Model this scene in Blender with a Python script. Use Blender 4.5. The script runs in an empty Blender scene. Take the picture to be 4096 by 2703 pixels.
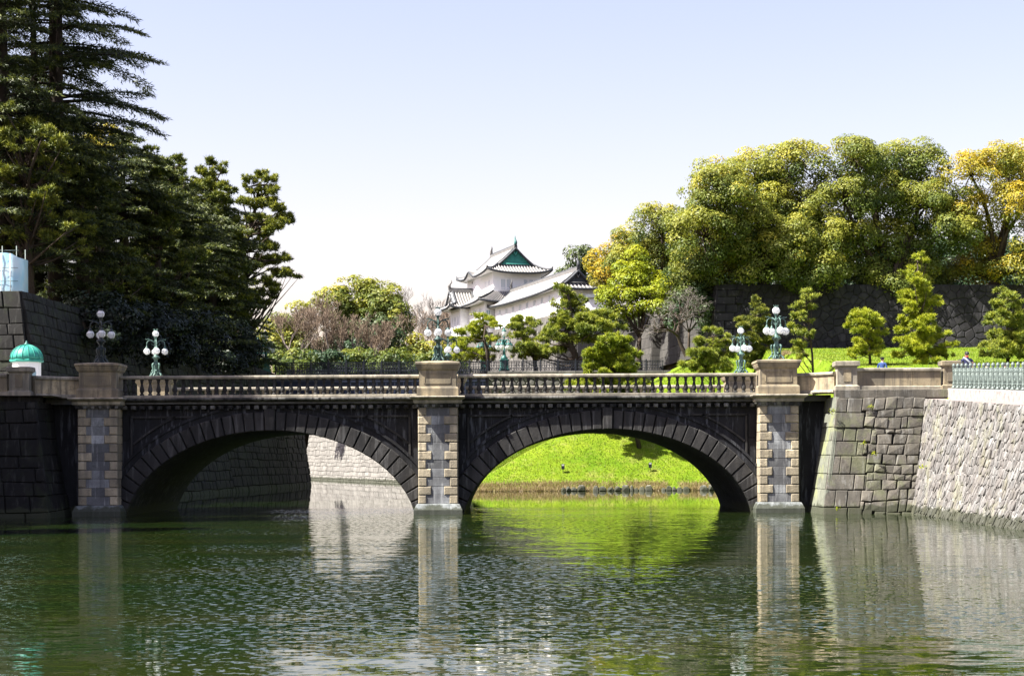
import bpy, bmesh, math, random
import numpy as np
from mathutils import Vector, Matrix, Quaternion

# ------------------------------------------------------------------ camera
sc = bpy.context.scene
FPX, HORIZON, CAMZ, ROLL = 6700.0, 1845.0, 2.45, 0.0051
cam_data = bpy.data.cameras.new('camera')
cam_data.sensor_width = 36.0
cam_data.lens = 36.0 * FPX / 4096.0
cam_data.shift_y = (HORIZON - 1351.5) / 4096.0
cam_data.clip_end = 8000
cam = bpy.data.objects.new('camera', cam_data)
cam.location = (0, 0, CAMZ)
cam.rotation_euler = (math.radians(90), ROLL, 0)
sc.collection.objects.link(cam)
sc.camera = cam

# ------------------------------------------------------------------ sky and sun
SUN_DIR = Vector((0.71, 0.25, -1.0)).normalized()
world = bpy.data.worlds.new('World')
sc.world = world
world.use_nodes = True
wn = world.node_tree.nodes
wl = world.node_tree.links
bg = wn['Background']
skyt = wn.new('ShaderNodeTexSky')
skyt.sky_type = 'NISHITA'
skyt.sun_disc = False
skyt.sun_elevation = math.asin(-SUN_DIR.z)
skyt.sun_rotation = math.atan2(-SUN_DIR.x, -SUN_DIR.y)
skyt.altitude = 0
skyt.air_density = 1.4
skyt.dust_density = 1.6
skyt.ozone_density = 1.0
bg.inputs['Strength'].default_value = 0.060
wb = wn.new('ShaderNodeMix'); wb.data_type = 'RGBA'; wb.blend_type = 'MULTIPLY'; wb.inputs[0].default_value = 1.0   # white balance of the photograph
wb.inputs[7].default_value = (1.22, 0.965, 1.02, 1)
wl.new(skyt.outputs[0], wb.inputs[6])
wl.new(wb.outputs[2], bg.inputs['Color'])
sun_data = bpy.data.lights.new('sun', 'SUN')
sun_data.energy = 5.0
sun_data.angle = math.radians(0.5)
sun_data.color = (1.0, 0.955, 0.87)
sun = bpy.data.objects.new('sun', sun_data)
sun.rotation_euler = SUN_DIR.to_track_quat('-Z', 'Y').to_euler()
sun.location = (-60, 40, 90)
sc.collection.objects.link(sun)
vs = sc.view_settings
vs.view_transform = 'Standard'
vs.look = 'None'
vs.gamma = 1.0
vs.exposure = 1.95
vs.use_curve_mapping = False
sc.cycles.use_denoising = True
sc.cycles.max_bounces = 6
sc.cycles.diffuse_bounces = 3
sc.cycles.glossy_bounces = 3
sc.cycles.transmission_bounces = 3
sc.cycles.transparent_max_bounces = 4
sc.cycles.caustics_reflective = False
sc.cycles.caustics_refractive = False

COL = sc.collection
R = random.Random(7)
NR = np.random.default_rng(7)

def at(px, py, Y):
    """photo pixel (4096 wide) at depth Y -> world point"""
    dx, dy = px - 2048.0, py - HORIZON
    x2 = dx - dy * ROLL
    y2 = dy + dx * ROLL
    return Vector((x2 * Y / FPX, Y, CAMZ - y2 * Y / FPX))

# ------------------------------------------------------------------ object helpers
def link(o, parent=None):
    COL.objects.link(o)
    if parent is not None:
        o.parent = parent
    return o

def tag(o, label=None, cat=None, group=None, kind=None):
    if label: o['label'] = label
    if cat: o['category'] = cat
    if group: o['group'] = group
    if kind: o['kind'] = kind
    return o

def empty(name, loc=(0, 0, 0), rz=0.0, parent=None):
    o = bpy.data.objects.new(name, None)
    o.location = loc
    o.rotation_euler = (0, 0, rz)
    o.empty_display_size = 0.2
    return link(o, parent)

def copy_tree(o, parent=None):
    c = o.copy()
    link(c, parent)
    for ch in o.children:
        copy_tree(ch, c)
    return c

class MB:
    """collects faces and links them as one mesh object"""
    def __init__(s):
        s.v, s.f, s.sm, s.mi = [], [], [], []
    def face(s, pts, smooth=False, mi=0):
        b = len(s.v)
        s.v.extend([tuple(p) for p in pts])
        s.f.append(tuple(range(b, b + len(pts))))
        s.sm.append(smooth); s.mi.append(mi)
    def rings(s, rings, close=True, cap=True, smooth=False, mi=0):
        b = len(s.v); n = len(rings[0])
        for r in rings: s.v.extend([tuple(p) for p in r])
        for i in range(len(rings) - 1):
            for j in range(n if close else n - 1):
                k = (j + 1) % n
                s.f.append((b + i*n + j, b + i*n + k, b + (i+1)*n + k, b + (i+1)*n + j))
                s.sm.append(smooth); s.mi.append(mi)
        if cap:
            s.f.append(tuple(b + j for j in reversed(range(n)))); s.sm.append(False); s.mi.append(mi)
            m = b + (len(rings) - 1) * n
            s.f.append(tuple(m + j for j in range(n))); s.sm.append(False); s.mi.append(mi)
    def box(s, x0, x1, y0, y1, z0, z1, bev=0.0, mi=0):
        if bev <= 0:
            s.rings([[(x0,y0,z0),(x1,y0,z0),(x1,y1,z0),(x0,y1,z0)], [(x0,y0,z1),(x1,y0,z1),(x1,y1,z1),(x0,y1,z1)]], mi=mi)
        else:
            def r(i, z): return [(x0+i,y0+i,z),(x1-i,y0+i,z),(x1-i,y1-i,z),(x0+i,y1-i,z)]
            s.rings([r(bev, z0), r(0, z0+bev), r(0, z1-bev), r(bev, z1)], mi=mi)
    def sq(s, prof, cx, cy, mi=0):
        """square 'lathe': prof = [(half x, half y, z)]"""
        s.rings([[(cx-a,cy-b,z),(cx+a,cy-b,z),(cx+a,cy+b,z),(cx-a,cy+b,z)] for a, b, z in prof], mi=mi)
    def lathe(s, prof, cx=0, cy=0, cz=0, n=12, smooth=True, mi=0, cap=True):
        s.rings([[(cx + r*math.cos(2*math.pi*i/n), cy + r*math.sin(2*math.pi*i/n), cz + z) for i in range(n)] for r, z in prof], smooth=smooth, mi=mi, cap=cap)
    def tube(s, path, rad, n=6, smooth=True, mi=0, cap=True):
        path = [Vector(p) for p in path]
        if not hasattr(rad, '__len__'): rad = [rad] * len(path)
        rings = []
        ref = None
        for i, p in enumerate(path):
            d = (path[min(i+1, len(path)-1)] - path[max(i-1, 0)])
            if d.length < 1e-9: d = Vector((0, 0, 1))
            d.normalize()
            if ref is None:
                ref = Vector((1, 0, 0)) if abs(d.x) < 0.8 else Vector((0, 1, 0))
            a = (ref - d * ref.dot(d))
            if a.length < 1e-6: a = d.orthogonal()
            a.normalize(); ref = a
            b = d.cross(a)
            rings.append([p + (a*math.cos(2*math.pi*j/n) + b*math.sin(2*math.pi*j/n)) * rad[i] for j in range(n)])
        s.rings(rings, smooth=smooth, mi=mi, cap=cap)
    def mesh(s, name, mats):
        me = bpy.data.meshes.new(name)
        me.from_pydata(s.v, [], s.f)
        if not isinstance(mats, (list, tuple)): mats = [mats]
        for m in mats: me.materials.append(m)
        me.polygons.foreach_set('use_smooth', s.sm)
        if any(s.mi): me.polygons.foreach_set('material_index', s.mi)
        me.update()
        return me
    def build(s, name, mats, parent=None, loc=None, local=False):
        """loc: origin in world space (in the parent's space if local); vertices are shifted so that the object sits there"""
        if loc is not None:
            lx, ly, lz = loc
            s.v = [(x-lx, y-ly, z-lz) for x, y, z in s.v]
        o = bpy.data.objects.new(name, s.mesh(name, mats))
        if loc is not None:
            w = Vector(loc); p = parent
            while p is not None and not local:
                w = w - Vector(p.location); p = p.parent
            o.location = w
        return link(o, parent)

def put(name, me, parent=None, loc=(0,0,0), rz=0.0):
    o = bpy.data.objects.new(name, me)
    o.location = loc
    o.rotation_euler = (0, 0, rz)
    return link(o, parent)

def np_mesh(name, V, F, mat, tint=None, smooth=False):
    me = bpy.data.meshes.new(name)
    V = np.ascontiguousarray(V, dtype=np.float32); F = np.ascontiguousarray(F, dtype=np.int32)
    me.vertices.add(len(V)); me.vertices.foreach_set('co', V.ravel())
    n, k = F.shape
    me.loops.add(n*k); me.loops.foreach_set('vertex_index', F.ravel())
    me.polygons.add(n); me.polygons.foreach_set('loop_start', np.arange(n, dtype=np.int32)*k)
    me.update(calc_edges=True)
    if tint is not None:
        a = me.attributes.new('tint', 'FLOAT', 'FACE')
        a.data.foreach_set('value', np.ascontiguousarray(tint, dtype=np.float32))
    me.materials.append(mat)
    return me

# ------------------------------------------------------------------ materials
def new_mat(name):
    m = bpy.data.materials.new(name)
    m.use_nodes = True
    nt = m.node_tree
    p = nt.nodes['Principled BSDF']
    return m, nt, p

def N(nt, t, **kw):
    n = nt.nodes.new(t)
    for k, v in kw.items():
        if hasattr(n, k): setattr(n, k, v)
        else: n.inputs[k].default_value = v
    return n

def mixc(nt, fac, a, b, mode='MIX'):
    n = nt.nodes.new('ShaderNodeMix'); n.data_type = 'RGBA'; n.blend_type = mode
    for i, x in ((0, fac), (6, a), (7, b)):
        if isinstance(x, (int, float)): n.inputs[i].default_value = x
        elif isinstance(x, (tuple, list)): n.inputs[i].default_value = (*x[:3], 1)
        else: nt.links.new(x, n.inputs[i])
    return n.outputs[2]

def ramp(nt, src, stops):
    n = nt.nodes.new('ShaderNodeValToRGB')
    el = n.color_ramp.elements
    while len(el) < len(stops): el.new(0.5)
    for e, (p, c) in zip(el, stops):
        e.position = p
        e.color = (*c[:3], 1) if isinstance(c, (tuple, list)) else (c, c, c, 1)
    nt.links.new(src, n.inputs[0])
    return n.outputs[0]

def noise(nt, scale, detail=4, rough=0.55, stretch=None, rot=None):
    g = nt.nodes.new('ShaderNodeNewGeometry')
    src = g.outputs['Position']
    if stretch:
        mp = nt.nodes.new('ShaderNodeMapping'); mp.inputs['Scale'].default_value = stretch
        if rot: mp.inputs['Rotation'].default_value = rot
        nt.links.new(src, mp.inputs[0]); src = mp.outputs[0]
    n = nt.nodes.new('ShaderNodeTexNoise')
    n.inputs['Scale'].default_value = scale; n.inputs['Detail'].default_value = detail; n.inputs['Roughness'].default_value = rough
    nt.links.new(src, n.inputs['Vector'])
    return n.outputs['Fac']

def bump(nt, p, h, strength=0.4, dist=0.02):
    b = nt.nodes.new('ShaderNodeBump')
    b.inputs['Strength'].default_value = strength; b.inputs['Distance'].default_value = dist
    nt.links.new(h, b.inputs['Height'])
    nt.links.new(b.outputs[0], p.inputs['Normal'])

def stone(name, c0, c1, stain=None, stain_amt=0.5, drip=None, drip_amt=0.0, grain=9.0, var=0.25, rough=0.85, bstr=0.5, bdist=0.02, moss=None, moss_amt=0.0):
    m, nt, p = new_mat(name)
    col = mixc(nt, noise(nt, 1.3, 5), c0, c1)
    fine = noise(nt, grain*3, 4, 0.7)
    col = mixc(nt, 0.55, col, ramp(nt, fine, [(0.3, 0.55), (0.7, 1.25)]), 'MULTIPLY')
    col = mixc(nt, 0.8, col, ramp(nt, noise(nt, 3.6, 6, 0.75), [(0.34, 0.45), (0.5, 0.95), (0.68, 1.35)]), 'MULTIPLY')
    oi = nt.nodes.new('ShaderNodeObjectInfo'); gi = nt.nodes.new('ShaderNodeNewGeometry')
    ad = nt.nodes.new('ShaderNodeMath'); ad.operation = 'ADD'; nt.links.new(oi.outputs['Random'], ad.inputs[0]); nt.links.new(gi.outputs['Random Per Island'], ad.inputs[1])
    fr_ = nt.nodes.new('ShaderNodeMath'); fr_.operation = 'FRACT'; nt.links.new(ad.outputs[0], fr_.inputs[0])
    col = mixc(nt, 1.0, col, ramp(nt, fr_.outputs[0], [(0.0, 1.0 - var), (1.0, 1.0 + var)]), 'MULTIPLY')
    if stain:
        col = mixc(nt, ramp(nt, noise(nt, 0.9, 6, 0.65), [(0.43, 0.0), (0.60, stain_amt)]), col, stain)
        col = mixc(nt, ramp(nt, noise(nt, 1.0, 5, 0.6, stretch=(3.2, 3.2, 0.35)), [(0.47, 0.0), (0.62, stain_amt)]), col, stain)
    if drip:
        col = mixc(nt, ramp(nt, noise(nt, 1.0, 5, 0.7, stretch=(4.5, 4.5, 0.45)), [(0.54, 0.0), (0.64, drip_amt)]), col, drip)
    if moss:
        col = mixc(nt, ramp(nt, noise(nt, 0.7, 5, 0.7), [(0.52, 0.0), (0.62, moss_amt)]), col, moss)
    # algae-dark tide line just above the water, ragged along its top
    gz = nt.nodes.new('ShaderNodeNewGeometry'); sz = nt.nodes.new('ShaderNodeSeparateXYZ'); nt.links.new(gz.outputs['Position'], sz.inputs[0])
    wz = nt.nodes.new('ShaderNodeMath'); wz.operation = 'MULTIPLY_ADD'; nt.links.new(noise(nt, 2.2, 4, .6), wz.inputs[0]); wz.inputs[1].default_value = -.7; nt.links.new(sz.outputs['Z'], wz.inputs[2])
    col = mixc(nt, ramp(nt, wz.outputs[0], [(0.0, .82), (0.10, 0.0)]), col, (.030,.034,.018))
    nt.links.new(col, p.inputs['Base Color'])
    p.inputs['Roughness'].default_value = rough
    p.inputs['Specular IOR Level'].default_value = 0.3
    bump(nt, p, noise(nt, grain, 6, 0.7), bstr, bdist)
    return m

def plain(name, c, rough=0.6, metal=0.0, c2=None, nscale=3.0, bstr=0.0, spec=0.4, var=0.0):
    m, nt, p = new_mat(name)
    if c2:
        col = mixc(nt, ramp(nt, noise(nt, nscale, 5, 0.65), [(0.35, 0.0), (0.65, 1.0)]), c, c2)
    else:
        col = mixc(nt, ramp(nt, noise(nt, nscale, 4), [(0.3, 0.0), (0.7, 0.25)]), c, tuple(x*0.8 for x in c))
    if var:
        oi = nt.nodes.new('ShaderNodeObjectInfo')
        col = mixc(nt, 1.0, col, ramp(nt, oi.outputs['Random'], [(0.0, 1.0 - var), (1.0, 1.0 + var)]), 'MULTIPLY')
    nt.links.new(col, p.inputs['Base Color'])
    p.inputs['Roughness'].default_value = rough
    p.inputs['Metallic'].default_value = metal
    p.inputs['Specular IOR Level'].default_value = spec
    if bstr: bump(nt, p, noise(nt, nscale*4, 5), bstr, 0.02)
    return m

def foliage(name, stops, trans=0.25, rough=0.5, spec=0.25):
    m, nt, p = new_mat(name)
    a = nt.nodes.new('ShaderNodeAttribute'); a.attribute_name = 'tint'
    col = ramp(nt, a.outputs['Fac'], stops)
    nt.links.new(col, p.inputs['Base Color'])
    p.inputs['Roughness'].default_value = rough
    p.inputs['Specular IOR Level'].default_value = spec
    t = nt.nodes.new('ShaderNodeBsdfTranslucent')
    nt.links.new(mixc(nt, 0.6, col, (1.0, 1.0, 0.35), 'MULTIPLY'), t.inputs['Color'])
    mx = nt.nodes.new('ShaderNodeMixShader'); mx.inputs[0].default_value = trans
    nt.links.new(p.outputs[0], mx.inputs[1]); nt.links.new(t.outputs[0], mx.inputs[2])
    nt.links.new(mx.outputs[0], nt.nodes['Material Output'].inputs['Surface'])
    return m

M = {}
M['granite'] = stone('warm_granite', (.42,.34,.21), (.33,.28,.19), stain=(.095,.085,.068), stain_amt=.75, var=.2, grain=12, bstr=.3)
M['coping'] = stone('coping_granite', (.44,.39,.30), (.34,.31,.245), stain=(.10,.095,.08), stain_amt=.65, var=.2, grain=12, bstr=.3)
M['cornice'] = stone('cornice_granite', (.22,.215,.195), (.14,.138,.128), stain=(.014,.014,.014), stain_amt=.95, var=.2, grain=10, bstr=.3)
M['quoin'] = stone('quoin_granite', (.47,.40,.275), (.36,.31,.22), stain=(.12,.108,.09), stain_amt=.5, var=.32, grain=14, bstr=.8, bdist=.03)
M['pierstone'] = stone('pier_stone', (.30,.31,.315), (.18,.19,.195), stain=(.075,.075,.08), stain_amt=.7, drip=(.55,.56,.55), drip_amt=.35, var=.55, grain=6, bstr=.6)
M['dark'] = stone('dark_stone', (.024,.024,.028), (.014,.015,.018), stain=(.007,.007,.008), stain_amt=.8, drip=(.16,.17,.19), drip_amt=.4, var=.3, grain=8)  # near-black base tone, mottled at random, with pale drips
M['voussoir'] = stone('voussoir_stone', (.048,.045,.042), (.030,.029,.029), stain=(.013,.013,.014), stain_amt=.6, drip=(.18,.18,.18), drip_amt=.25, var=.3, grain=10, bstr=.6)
M['joint'] = plain('dark_joint', (.03,.029,.027), .95)
M['foot'] = stone('wet_foot_stone', (.28,.30,.30), (.19,.205,.205), stain=(.07,.08,.08), stain_amt=.6, drip=(.45,.47,.47), drip_amt=.3, var=.1)
M['abut'] = stone('abutment_stone', (.165,.148,.118), (.108,.10,.085), stain=(.055,.052,.045), stain_amt=.6, drip=(.3,.3,.28), drip_amt=.3, var=.28, grain=14, bstr=.9, bdist=.03, moss=(.16,.19,.07), moss_amt=.25)
M['abutside'] = stone('abutment_side_stone', (.20,.21,.165), (.155,.165,.13), stain=(.095,.10,.08), stain_amt=.4, var=.12, grain=14, bstr=.6, moss=(.30,.33,.12), moss_amt=.4)
M['rubble'] = stone('rubble_stone', (.235,.232,.225), (.155,.152,.148), stain=(.12,.105,.095), stain_amt=.55, var=.40, grain=10, bstr=.9, bdist=.04, moss=(.28,.28,.16), moss_amt=.3)
M['litwall'] = stone('pale_wall_stone', (.23,.22,.20), (.175,.168,.155), stain=(.12,.11,.10), stain_amt=.35, var=.2, grain=6, bstr=.5)
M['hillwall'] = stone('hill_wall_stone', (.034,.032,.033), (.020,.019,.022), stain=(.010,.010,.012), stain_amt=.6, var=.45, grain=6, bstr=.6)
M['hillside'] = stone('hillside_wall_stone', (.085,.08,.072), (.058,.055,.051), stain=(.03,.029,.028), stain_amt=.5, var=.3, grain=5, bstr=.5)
M['castlewall'] = stone('castle_wall_stone', (.155,.145,.13), (.11,.105,.097), stain=(.055,.052,.05), stain_amt=.5, var=.25, grain=5, bstr=.5)
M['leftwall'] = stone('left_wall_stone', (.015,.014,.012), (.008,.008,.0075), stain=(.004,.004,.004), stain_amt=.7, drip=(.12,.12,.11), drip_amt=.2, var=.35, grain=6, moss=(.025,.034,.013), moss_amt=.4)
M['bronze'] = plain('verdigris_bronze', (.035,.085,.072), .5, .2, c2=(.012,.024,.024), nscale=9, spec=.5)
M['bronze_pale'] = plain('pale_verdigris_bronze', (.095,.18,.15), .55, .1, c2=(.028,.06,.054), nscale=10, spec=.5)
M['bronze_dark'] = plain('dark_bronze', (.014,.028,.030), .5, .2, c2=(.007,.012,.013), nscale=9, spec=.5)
M['teal'] = plain('teal_paint', (.025,.14,.12), .5, .1, c2=(.010,.06,.06), nscale=6, spec=.5)
def milk_glass():
    m, nt, p = new_mat('milk_glass')
    nt.links.new(mixc(nt, noise(nt, 1.2, 2), (.90,.91,.92), (.86,.87,.88)), p.inputs['Base Color']); p.inputs['Roughness'].default_value = .18
    t = nt.nodes.new('ShaderNodeBsdfTranslucent'); t.inputs['Color'].default_value = (.92, .93, .95, 1)
    mx = nt.nodes.new('ShaderNodeMixShader'); mx.inputs[0].default_value = .5
    nt.links.new(p.outputs[0], mx.inputs[1]); nt.links.new(t.outputs[0], mx.inputs[2]); nt.links.new(mx.outputs[0], nt.nodes['Material Output'].inputs['Surface'])
    return m
M['glass'] = milk_glass()
M['fence'] = plain('grey_green_iron', (.13,.165,.15), .55, .1, c2=(.075,.10,.095), nscale=7, spec=.5)
M['fence_base'] = stone('pale_pink_curb', (.30,.28,.265), (.26,.24,.23), var=.05, grain=20, bstr=.3)
M['gravel'] = stone('pink_gravel', (.27,.22,.205), (.22,.185,.17), var=.05, grain=26, bstr=.8)
M['paving'] = stone('paving', (.34,.33,.31), (.28,.27,.26), var=.05, grain=18, bstr=.3)
M['asphalt'] = stone('asphalt', (.12,.12,.12), (.09,.09,.09), var=.05, grain=20, bstr=.3)
M['iron'] = plain('black_iron', (.018,.022,.035), .45, .3, c2=(.010,.012,.02), nscale=5, spec=.5)
M['girder'] = plain('navy_iron', (.016,.022,.05), .5, .2, nscale=2, spec=.5)
M['plaster'] = plain('white_plaster', (.85,.85,.85), .8, 0, c2=(.82,.82,.815), nscale=1.5, spec=.2)
M['tile'] = plain('roof_tile', (.15,.145,.14), .6, 0, c2=(.10,.098,.095), nscale=2.2, spec=.3)
M['tile_edge'] = plain('roof_edge_tile', (.055,.06,.068), .6, 0, c2=(.035,.038,.042), nscale=3, spec=.3)
M['tile_light'] = plain('roof_tile_roll', (.36,.345,.325), .6, 0, c2=(.26,.25,.24), nscale=3, spec=.3)
M['copper'] = plain('green_copper', (.04,.25,.20), .6, 0, c2=(.025,.17,.14), nscale=2.5, spec=.3)
M['copper_light'] = plain('pale_green_copper', (.07,.33,.27), .6, 0, c2=(.05,.24,.20), nscale=4, spec=.3)
M['dome'] = plain('verdigris_dome', (.035,.30,.235), .5, 0, c2=(.022,.20,.16), nscale=5, spec=.4)
M['window'] = plain('blue_grey_window', (.22,.34,.40), .5, 0, spec=.4)
M['bark'] = plain('bark', (.075,.058,.045), .9, 0, c2=(.045,.036,.03), nscale=5, bstr=.6, spec=.1)
M['bark_dark'] = plain('dark_bark', (.045,.036,.03), .9, 0, c2=(.028,.024,.02), nscale=5, bstr=.6, spec=.1)
M['bark_pale'] = plain('pale_bark', (.20,.17,.145), .9, 0, c2=(.13,.11,.095), nscale=5, bstr=.4, spec=.1)
M['twig'] = plain('pinkish_twig', (.22,.165,.12), .9, 0, c2=(.155,.118,.088), nscale=2, spec=.1)
M['twig_grey'] = plain('grey_twig', (.17,.15,.135), .9, 0, c2=(.11,.10,.09), nscale=2, spec=.1)
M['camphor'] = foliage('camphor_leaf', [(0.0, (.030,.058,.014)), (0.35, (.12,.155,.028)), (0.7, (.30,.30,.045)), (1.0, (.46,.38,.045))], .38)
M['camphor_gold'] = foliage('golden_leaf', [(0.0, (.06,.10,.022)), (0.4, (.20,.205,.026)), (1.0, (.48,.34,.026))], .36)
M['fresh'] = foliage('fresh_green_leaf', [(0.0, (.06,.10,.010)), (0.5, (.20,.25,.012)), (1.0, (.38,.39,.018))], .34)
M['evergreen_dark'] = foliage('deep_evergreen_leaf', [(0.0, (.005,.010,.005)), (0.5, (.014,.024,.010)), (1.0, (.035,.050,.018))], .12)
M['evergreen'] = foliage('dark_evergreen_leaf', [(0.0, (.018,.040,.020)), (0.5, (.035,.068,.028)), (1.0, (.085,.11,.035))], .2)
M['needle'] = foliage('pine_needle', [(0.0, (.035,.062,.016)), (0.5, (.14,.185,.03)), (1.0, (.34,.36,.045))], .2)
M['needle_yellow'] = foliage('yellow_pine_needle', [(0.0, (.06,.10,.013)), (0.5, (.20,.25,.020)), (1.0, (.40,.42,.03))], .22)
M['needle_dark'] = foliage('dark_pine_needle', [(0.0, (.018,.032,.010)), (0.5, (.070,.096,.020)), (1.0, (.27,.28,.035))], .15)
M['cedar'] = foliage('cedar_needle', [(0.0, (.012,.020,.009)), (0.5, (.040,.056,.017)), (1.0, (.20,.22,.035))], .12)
M['blade'] = foliage('grass_blade', [(0.0, (.055,.105,.006)), (0.5, (.115,.175,.008)), (1.0, (.20,.23,.02))], .35)
M['reed'] = foliage('dry_reed', [(0.0, (.16,.11,.06)), (0.5, (.36,.28,.16)), (1.0, (.30,.30,.09))], .2)

def grass_ground():
    m, nt, p = new_mat('lawn')
    col = mixc(nt, ramp(nt, noise(nt, .35, 6, .6), [(0.35, 0), (0.65, 1)]), (.080,.150,.005), (.145,.205,.010))
    col = mixc(nt, ramp(nt, noise(nt, 1.6, 5, .7), [(0.48, 0), (0.72, .55)]), col, (.18,.205,.025))
    col = mixc(nt, ramp(nt, noise(nt, .55, 6, .7), [(0.53, 0), (0.66, .6)]), col, (.22,.205,.06))
    col = mixc(nt, .5, col, ramp(nt, noise(nt, 9, 4, .8), [(0.3, .5), (0.7, 1.3)]), 'MULTIPLY')
    nt.links.new(col, p.inputs['Base Color'])
    p.inputs['Roughness'].default_value = .9; p.inputs['Specular IOR Level'].default_value = .1
    bump(nt, p, noise(nt, 6, 6, .8), .8, .12)
    return m
M['lawn'] = grass_ground()
M['soil'] = plain('wooded_ground', (.05,.05,.025), .95, 0, c2=(.075,.06,.04), nscale=.6, bstr=.5, spec=.1)

def water_mat():
    m, nt, p = new_mat('moat_water')
    g = nt.nodes.new('ShaderNodeNewGeometry')
    sep = nt.nodes.new('ShaderNodeSeparateXYZ'); nt.links.new(g.outputs['Position'], sep.inputs[0])
    col = mixc(nt, ramp(nt, noise(nt, .22, 5, .6, stretch=(.5, 1.6, 1)), [(0.35, 0), (0.65, 1)]), (.006,.016,.003), (.014,.020,.004))
    nt.links.new(col, p.inputs['Base Color'])
    p.inputs['Roughness'].default_value = .02
    p.inputs['IOR'].default_value = 1.33
    def slopes(scale, stretch, rot, detail):
        mp = nt.nodes.new('ShaderNodeMapping'); mp.inputs['Scale'].default_value = stretch; mp.inputs['Rotation'].default_value = (0, 0, rot)
        nt.links.new(g.outputs['Position'], mp.inputs[0])
        t = nt.nodes.new('ShaderNodeTexNoise'); t.inputs['Scale'].default_value = scale; t.inputs['Detail'].default_value = detail
        nt.links.new(mp.outputs[0], t.inputs['Vector'])
        v = nt.nodes.new('ShaderNodeVectorMath'); v.operation = 'SUBTRACT'; v.inputs[1].default_value = (.5, .5, .5)
        nt.links.new(t.outputs['Color'], v.inputs[0]); return v.outputs[0]
    def vmul(v, k):
        n = nt.nodes.new('ShaderNodeVectorMath'); n.operation = 'MULTIPLY'; nt.links.new(v, n.inputs[0])
        if isinstance(k, tuple): n.inputs[1].default_value = k
        else: nt.links.new(k, n.inputs[1])
        return n.outputs[0]
    def vadd(a_, b_):
        n = nt.nodes.new('ShaderNodeVectorMath'); n.operation = 'ADD'; nt.links.new(a_, n.inputs[0])
        if isinstance(b_, tuple): n.inputs[1].default_value = b_
        else: nt.links.new(b_, n.inputs[1])
        return n.outputs[0]
    # gentle swell over the whole pool plus finer ripples in wind patches; calm in the lee beyond the bridge
    patch = ramp(nt, noise(nt, .09, 3, .5, stretch=(.6, 1.5, 1)), [(0.36, .35), (0.62, 1.0)])
    swell = vadd(vmul(slopes(1.8, (.45, 1.5, 1), .1, 2), (.020, .052, 0)), vmul(vmul(slopes(5.0, (.5, 1.4, 1), -.15, 2), (.035, .075, 0)), patch))
    # sparse steep wavelets, their normals tilted to the camera to add sky glints
    cm = ramp(nt, noise(nt, .085, 3, .55, stretch=(.55, 1.25, 1), rot=(0, 0, .35)), [(0.40, 0.0), (0.54, 1.0)])
    c = ramp(nt, noise(nt, 6.5, 2, .5, stretch=(.9, .8, 1), rot=(0, 0, .3)), [(0.555, 0.0), (0.60, 1.0)])
    cc = nt.nodes.new('ShaderNodeMath'); cc.operation = 'MULTIPLY'; nt.links.new(c, cc.inputs[0]); nt.links.new(cm, cc.inputs[1])
    wav = vmul(vadd(vmul(slopes(9.0, (1, 1, 1), .5, 1), (.30, .30, 0)), (0, -.105, 0)), cc.outputs[0])
    mr = nt.nodes.new('ShaderNodeMapRange'); mr.inputs[1].default_value = 87.0; mr.inputs[2].default_value = 91.5
    mr.inputs[3].default_value = 1.0; mr.inputs[4].default_value = 0.05
    nt.links.new(sep.outputs['Y'], mr.inputs[0])
    tot = vadd(vmul(vadd(swell, wav), mr.outputs[0]), (0, 0, 1))
    nz = nt.nodes.new('ShaderNodeVectorMath'); nz.operation = 'NORMALIZE'; nt.links.new(tot, nz.inputs[0])
    nt.links.new(nz.outputs[0], p.inputs['Normal'])
    return m
M['water'] = water_mat()

# ================================================================== THE SETTING
def lerp(a, b, t): return a + (b - a) * t
def pw(x, pts):
    if x <= pts[0][0]: return pts[0][1]
    for (x0, y0), (x1, y1) in zip(pts, pts[1:]):
        if x <= x1: return lerp(y0, y1, (x - x0) / (x1 - x0))
    return pts[-1][1]

b = MB()
b.face([(-400, -60, 0), (400, -60, 0), (400, 330, 0), (-400, 330, 0)])
tag(b.build('water', M['water']), kind='structure')

SHORE = 137.0
def land(X, Y):
    """height of the right hand bank"""
    base = pw(Y, [(70, 5.55), (82, 5.7), (92, 6.5), (110, 8.75), (160, 13.1), (200, 13.6), (400, 15)])
    side = (X - 17.2) * 2.2 - .3
    front = -.35 + (Y - SHORE) * .58 + .35 * math.sin(X * .25) * min(1, max(0, (Y - SHORE) / 8))
    h = min(base, max(side, front))
    # the crest that falls away on its left
    ax, ay, cx, cy = -4.0, 139.5, 19.4, 160.5
    L = math.hypot(cx-ax, cy-ay)
    s = ((cx-ax)*(Y-ay) - (cy-ay)*(X-ax)) / L      # > 0 : left / behind the crest
    t = ((X-ax)*(cx-ax) + (Y-ay)*(cy-ay)) / L / L
    if s > -3:
        cz = max(0.0, t) * 12.6 + .3
        h = min(h, cz - max(0, s) * .30 + max(0, -s) * .55 + .0)
    return max(h, -1.0)

def grid(name, x0, x1, nx, y0, y1, ny, fn, mat, kind='structure', keep=None):
    xs = np.linspace(x0, x1, nx); ys = np.linspace(y0, y1, ny)
    V = np.array([(x, y, fn(x, y)) for y in ys for x in xs])
    F = []
    for j in range(ny - 1):
        for i in range(nx - 1):
            if keep is None or keep((xs[i]+xs[i+1])/2, (ys[j]+ys[j+1])/2):
                F.append((j*nx+i, j*nx+i+1, (j+1)*nx+i+1, (j+1)*nx+i))
    me = np_mesh(name, V, np.array(F), mat)
    me.polygons.foreach_set('use_smooth', [True]*len(me.polygons))
    return tag(put(name, me), kind=kind)

grid('grass_bank', -8, 110, 119, 95, 215, 121, land, M['lawn'], keep=lambda x, y: land(x, y) > -.6 and not (x < 17 and y > 168))

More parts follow.
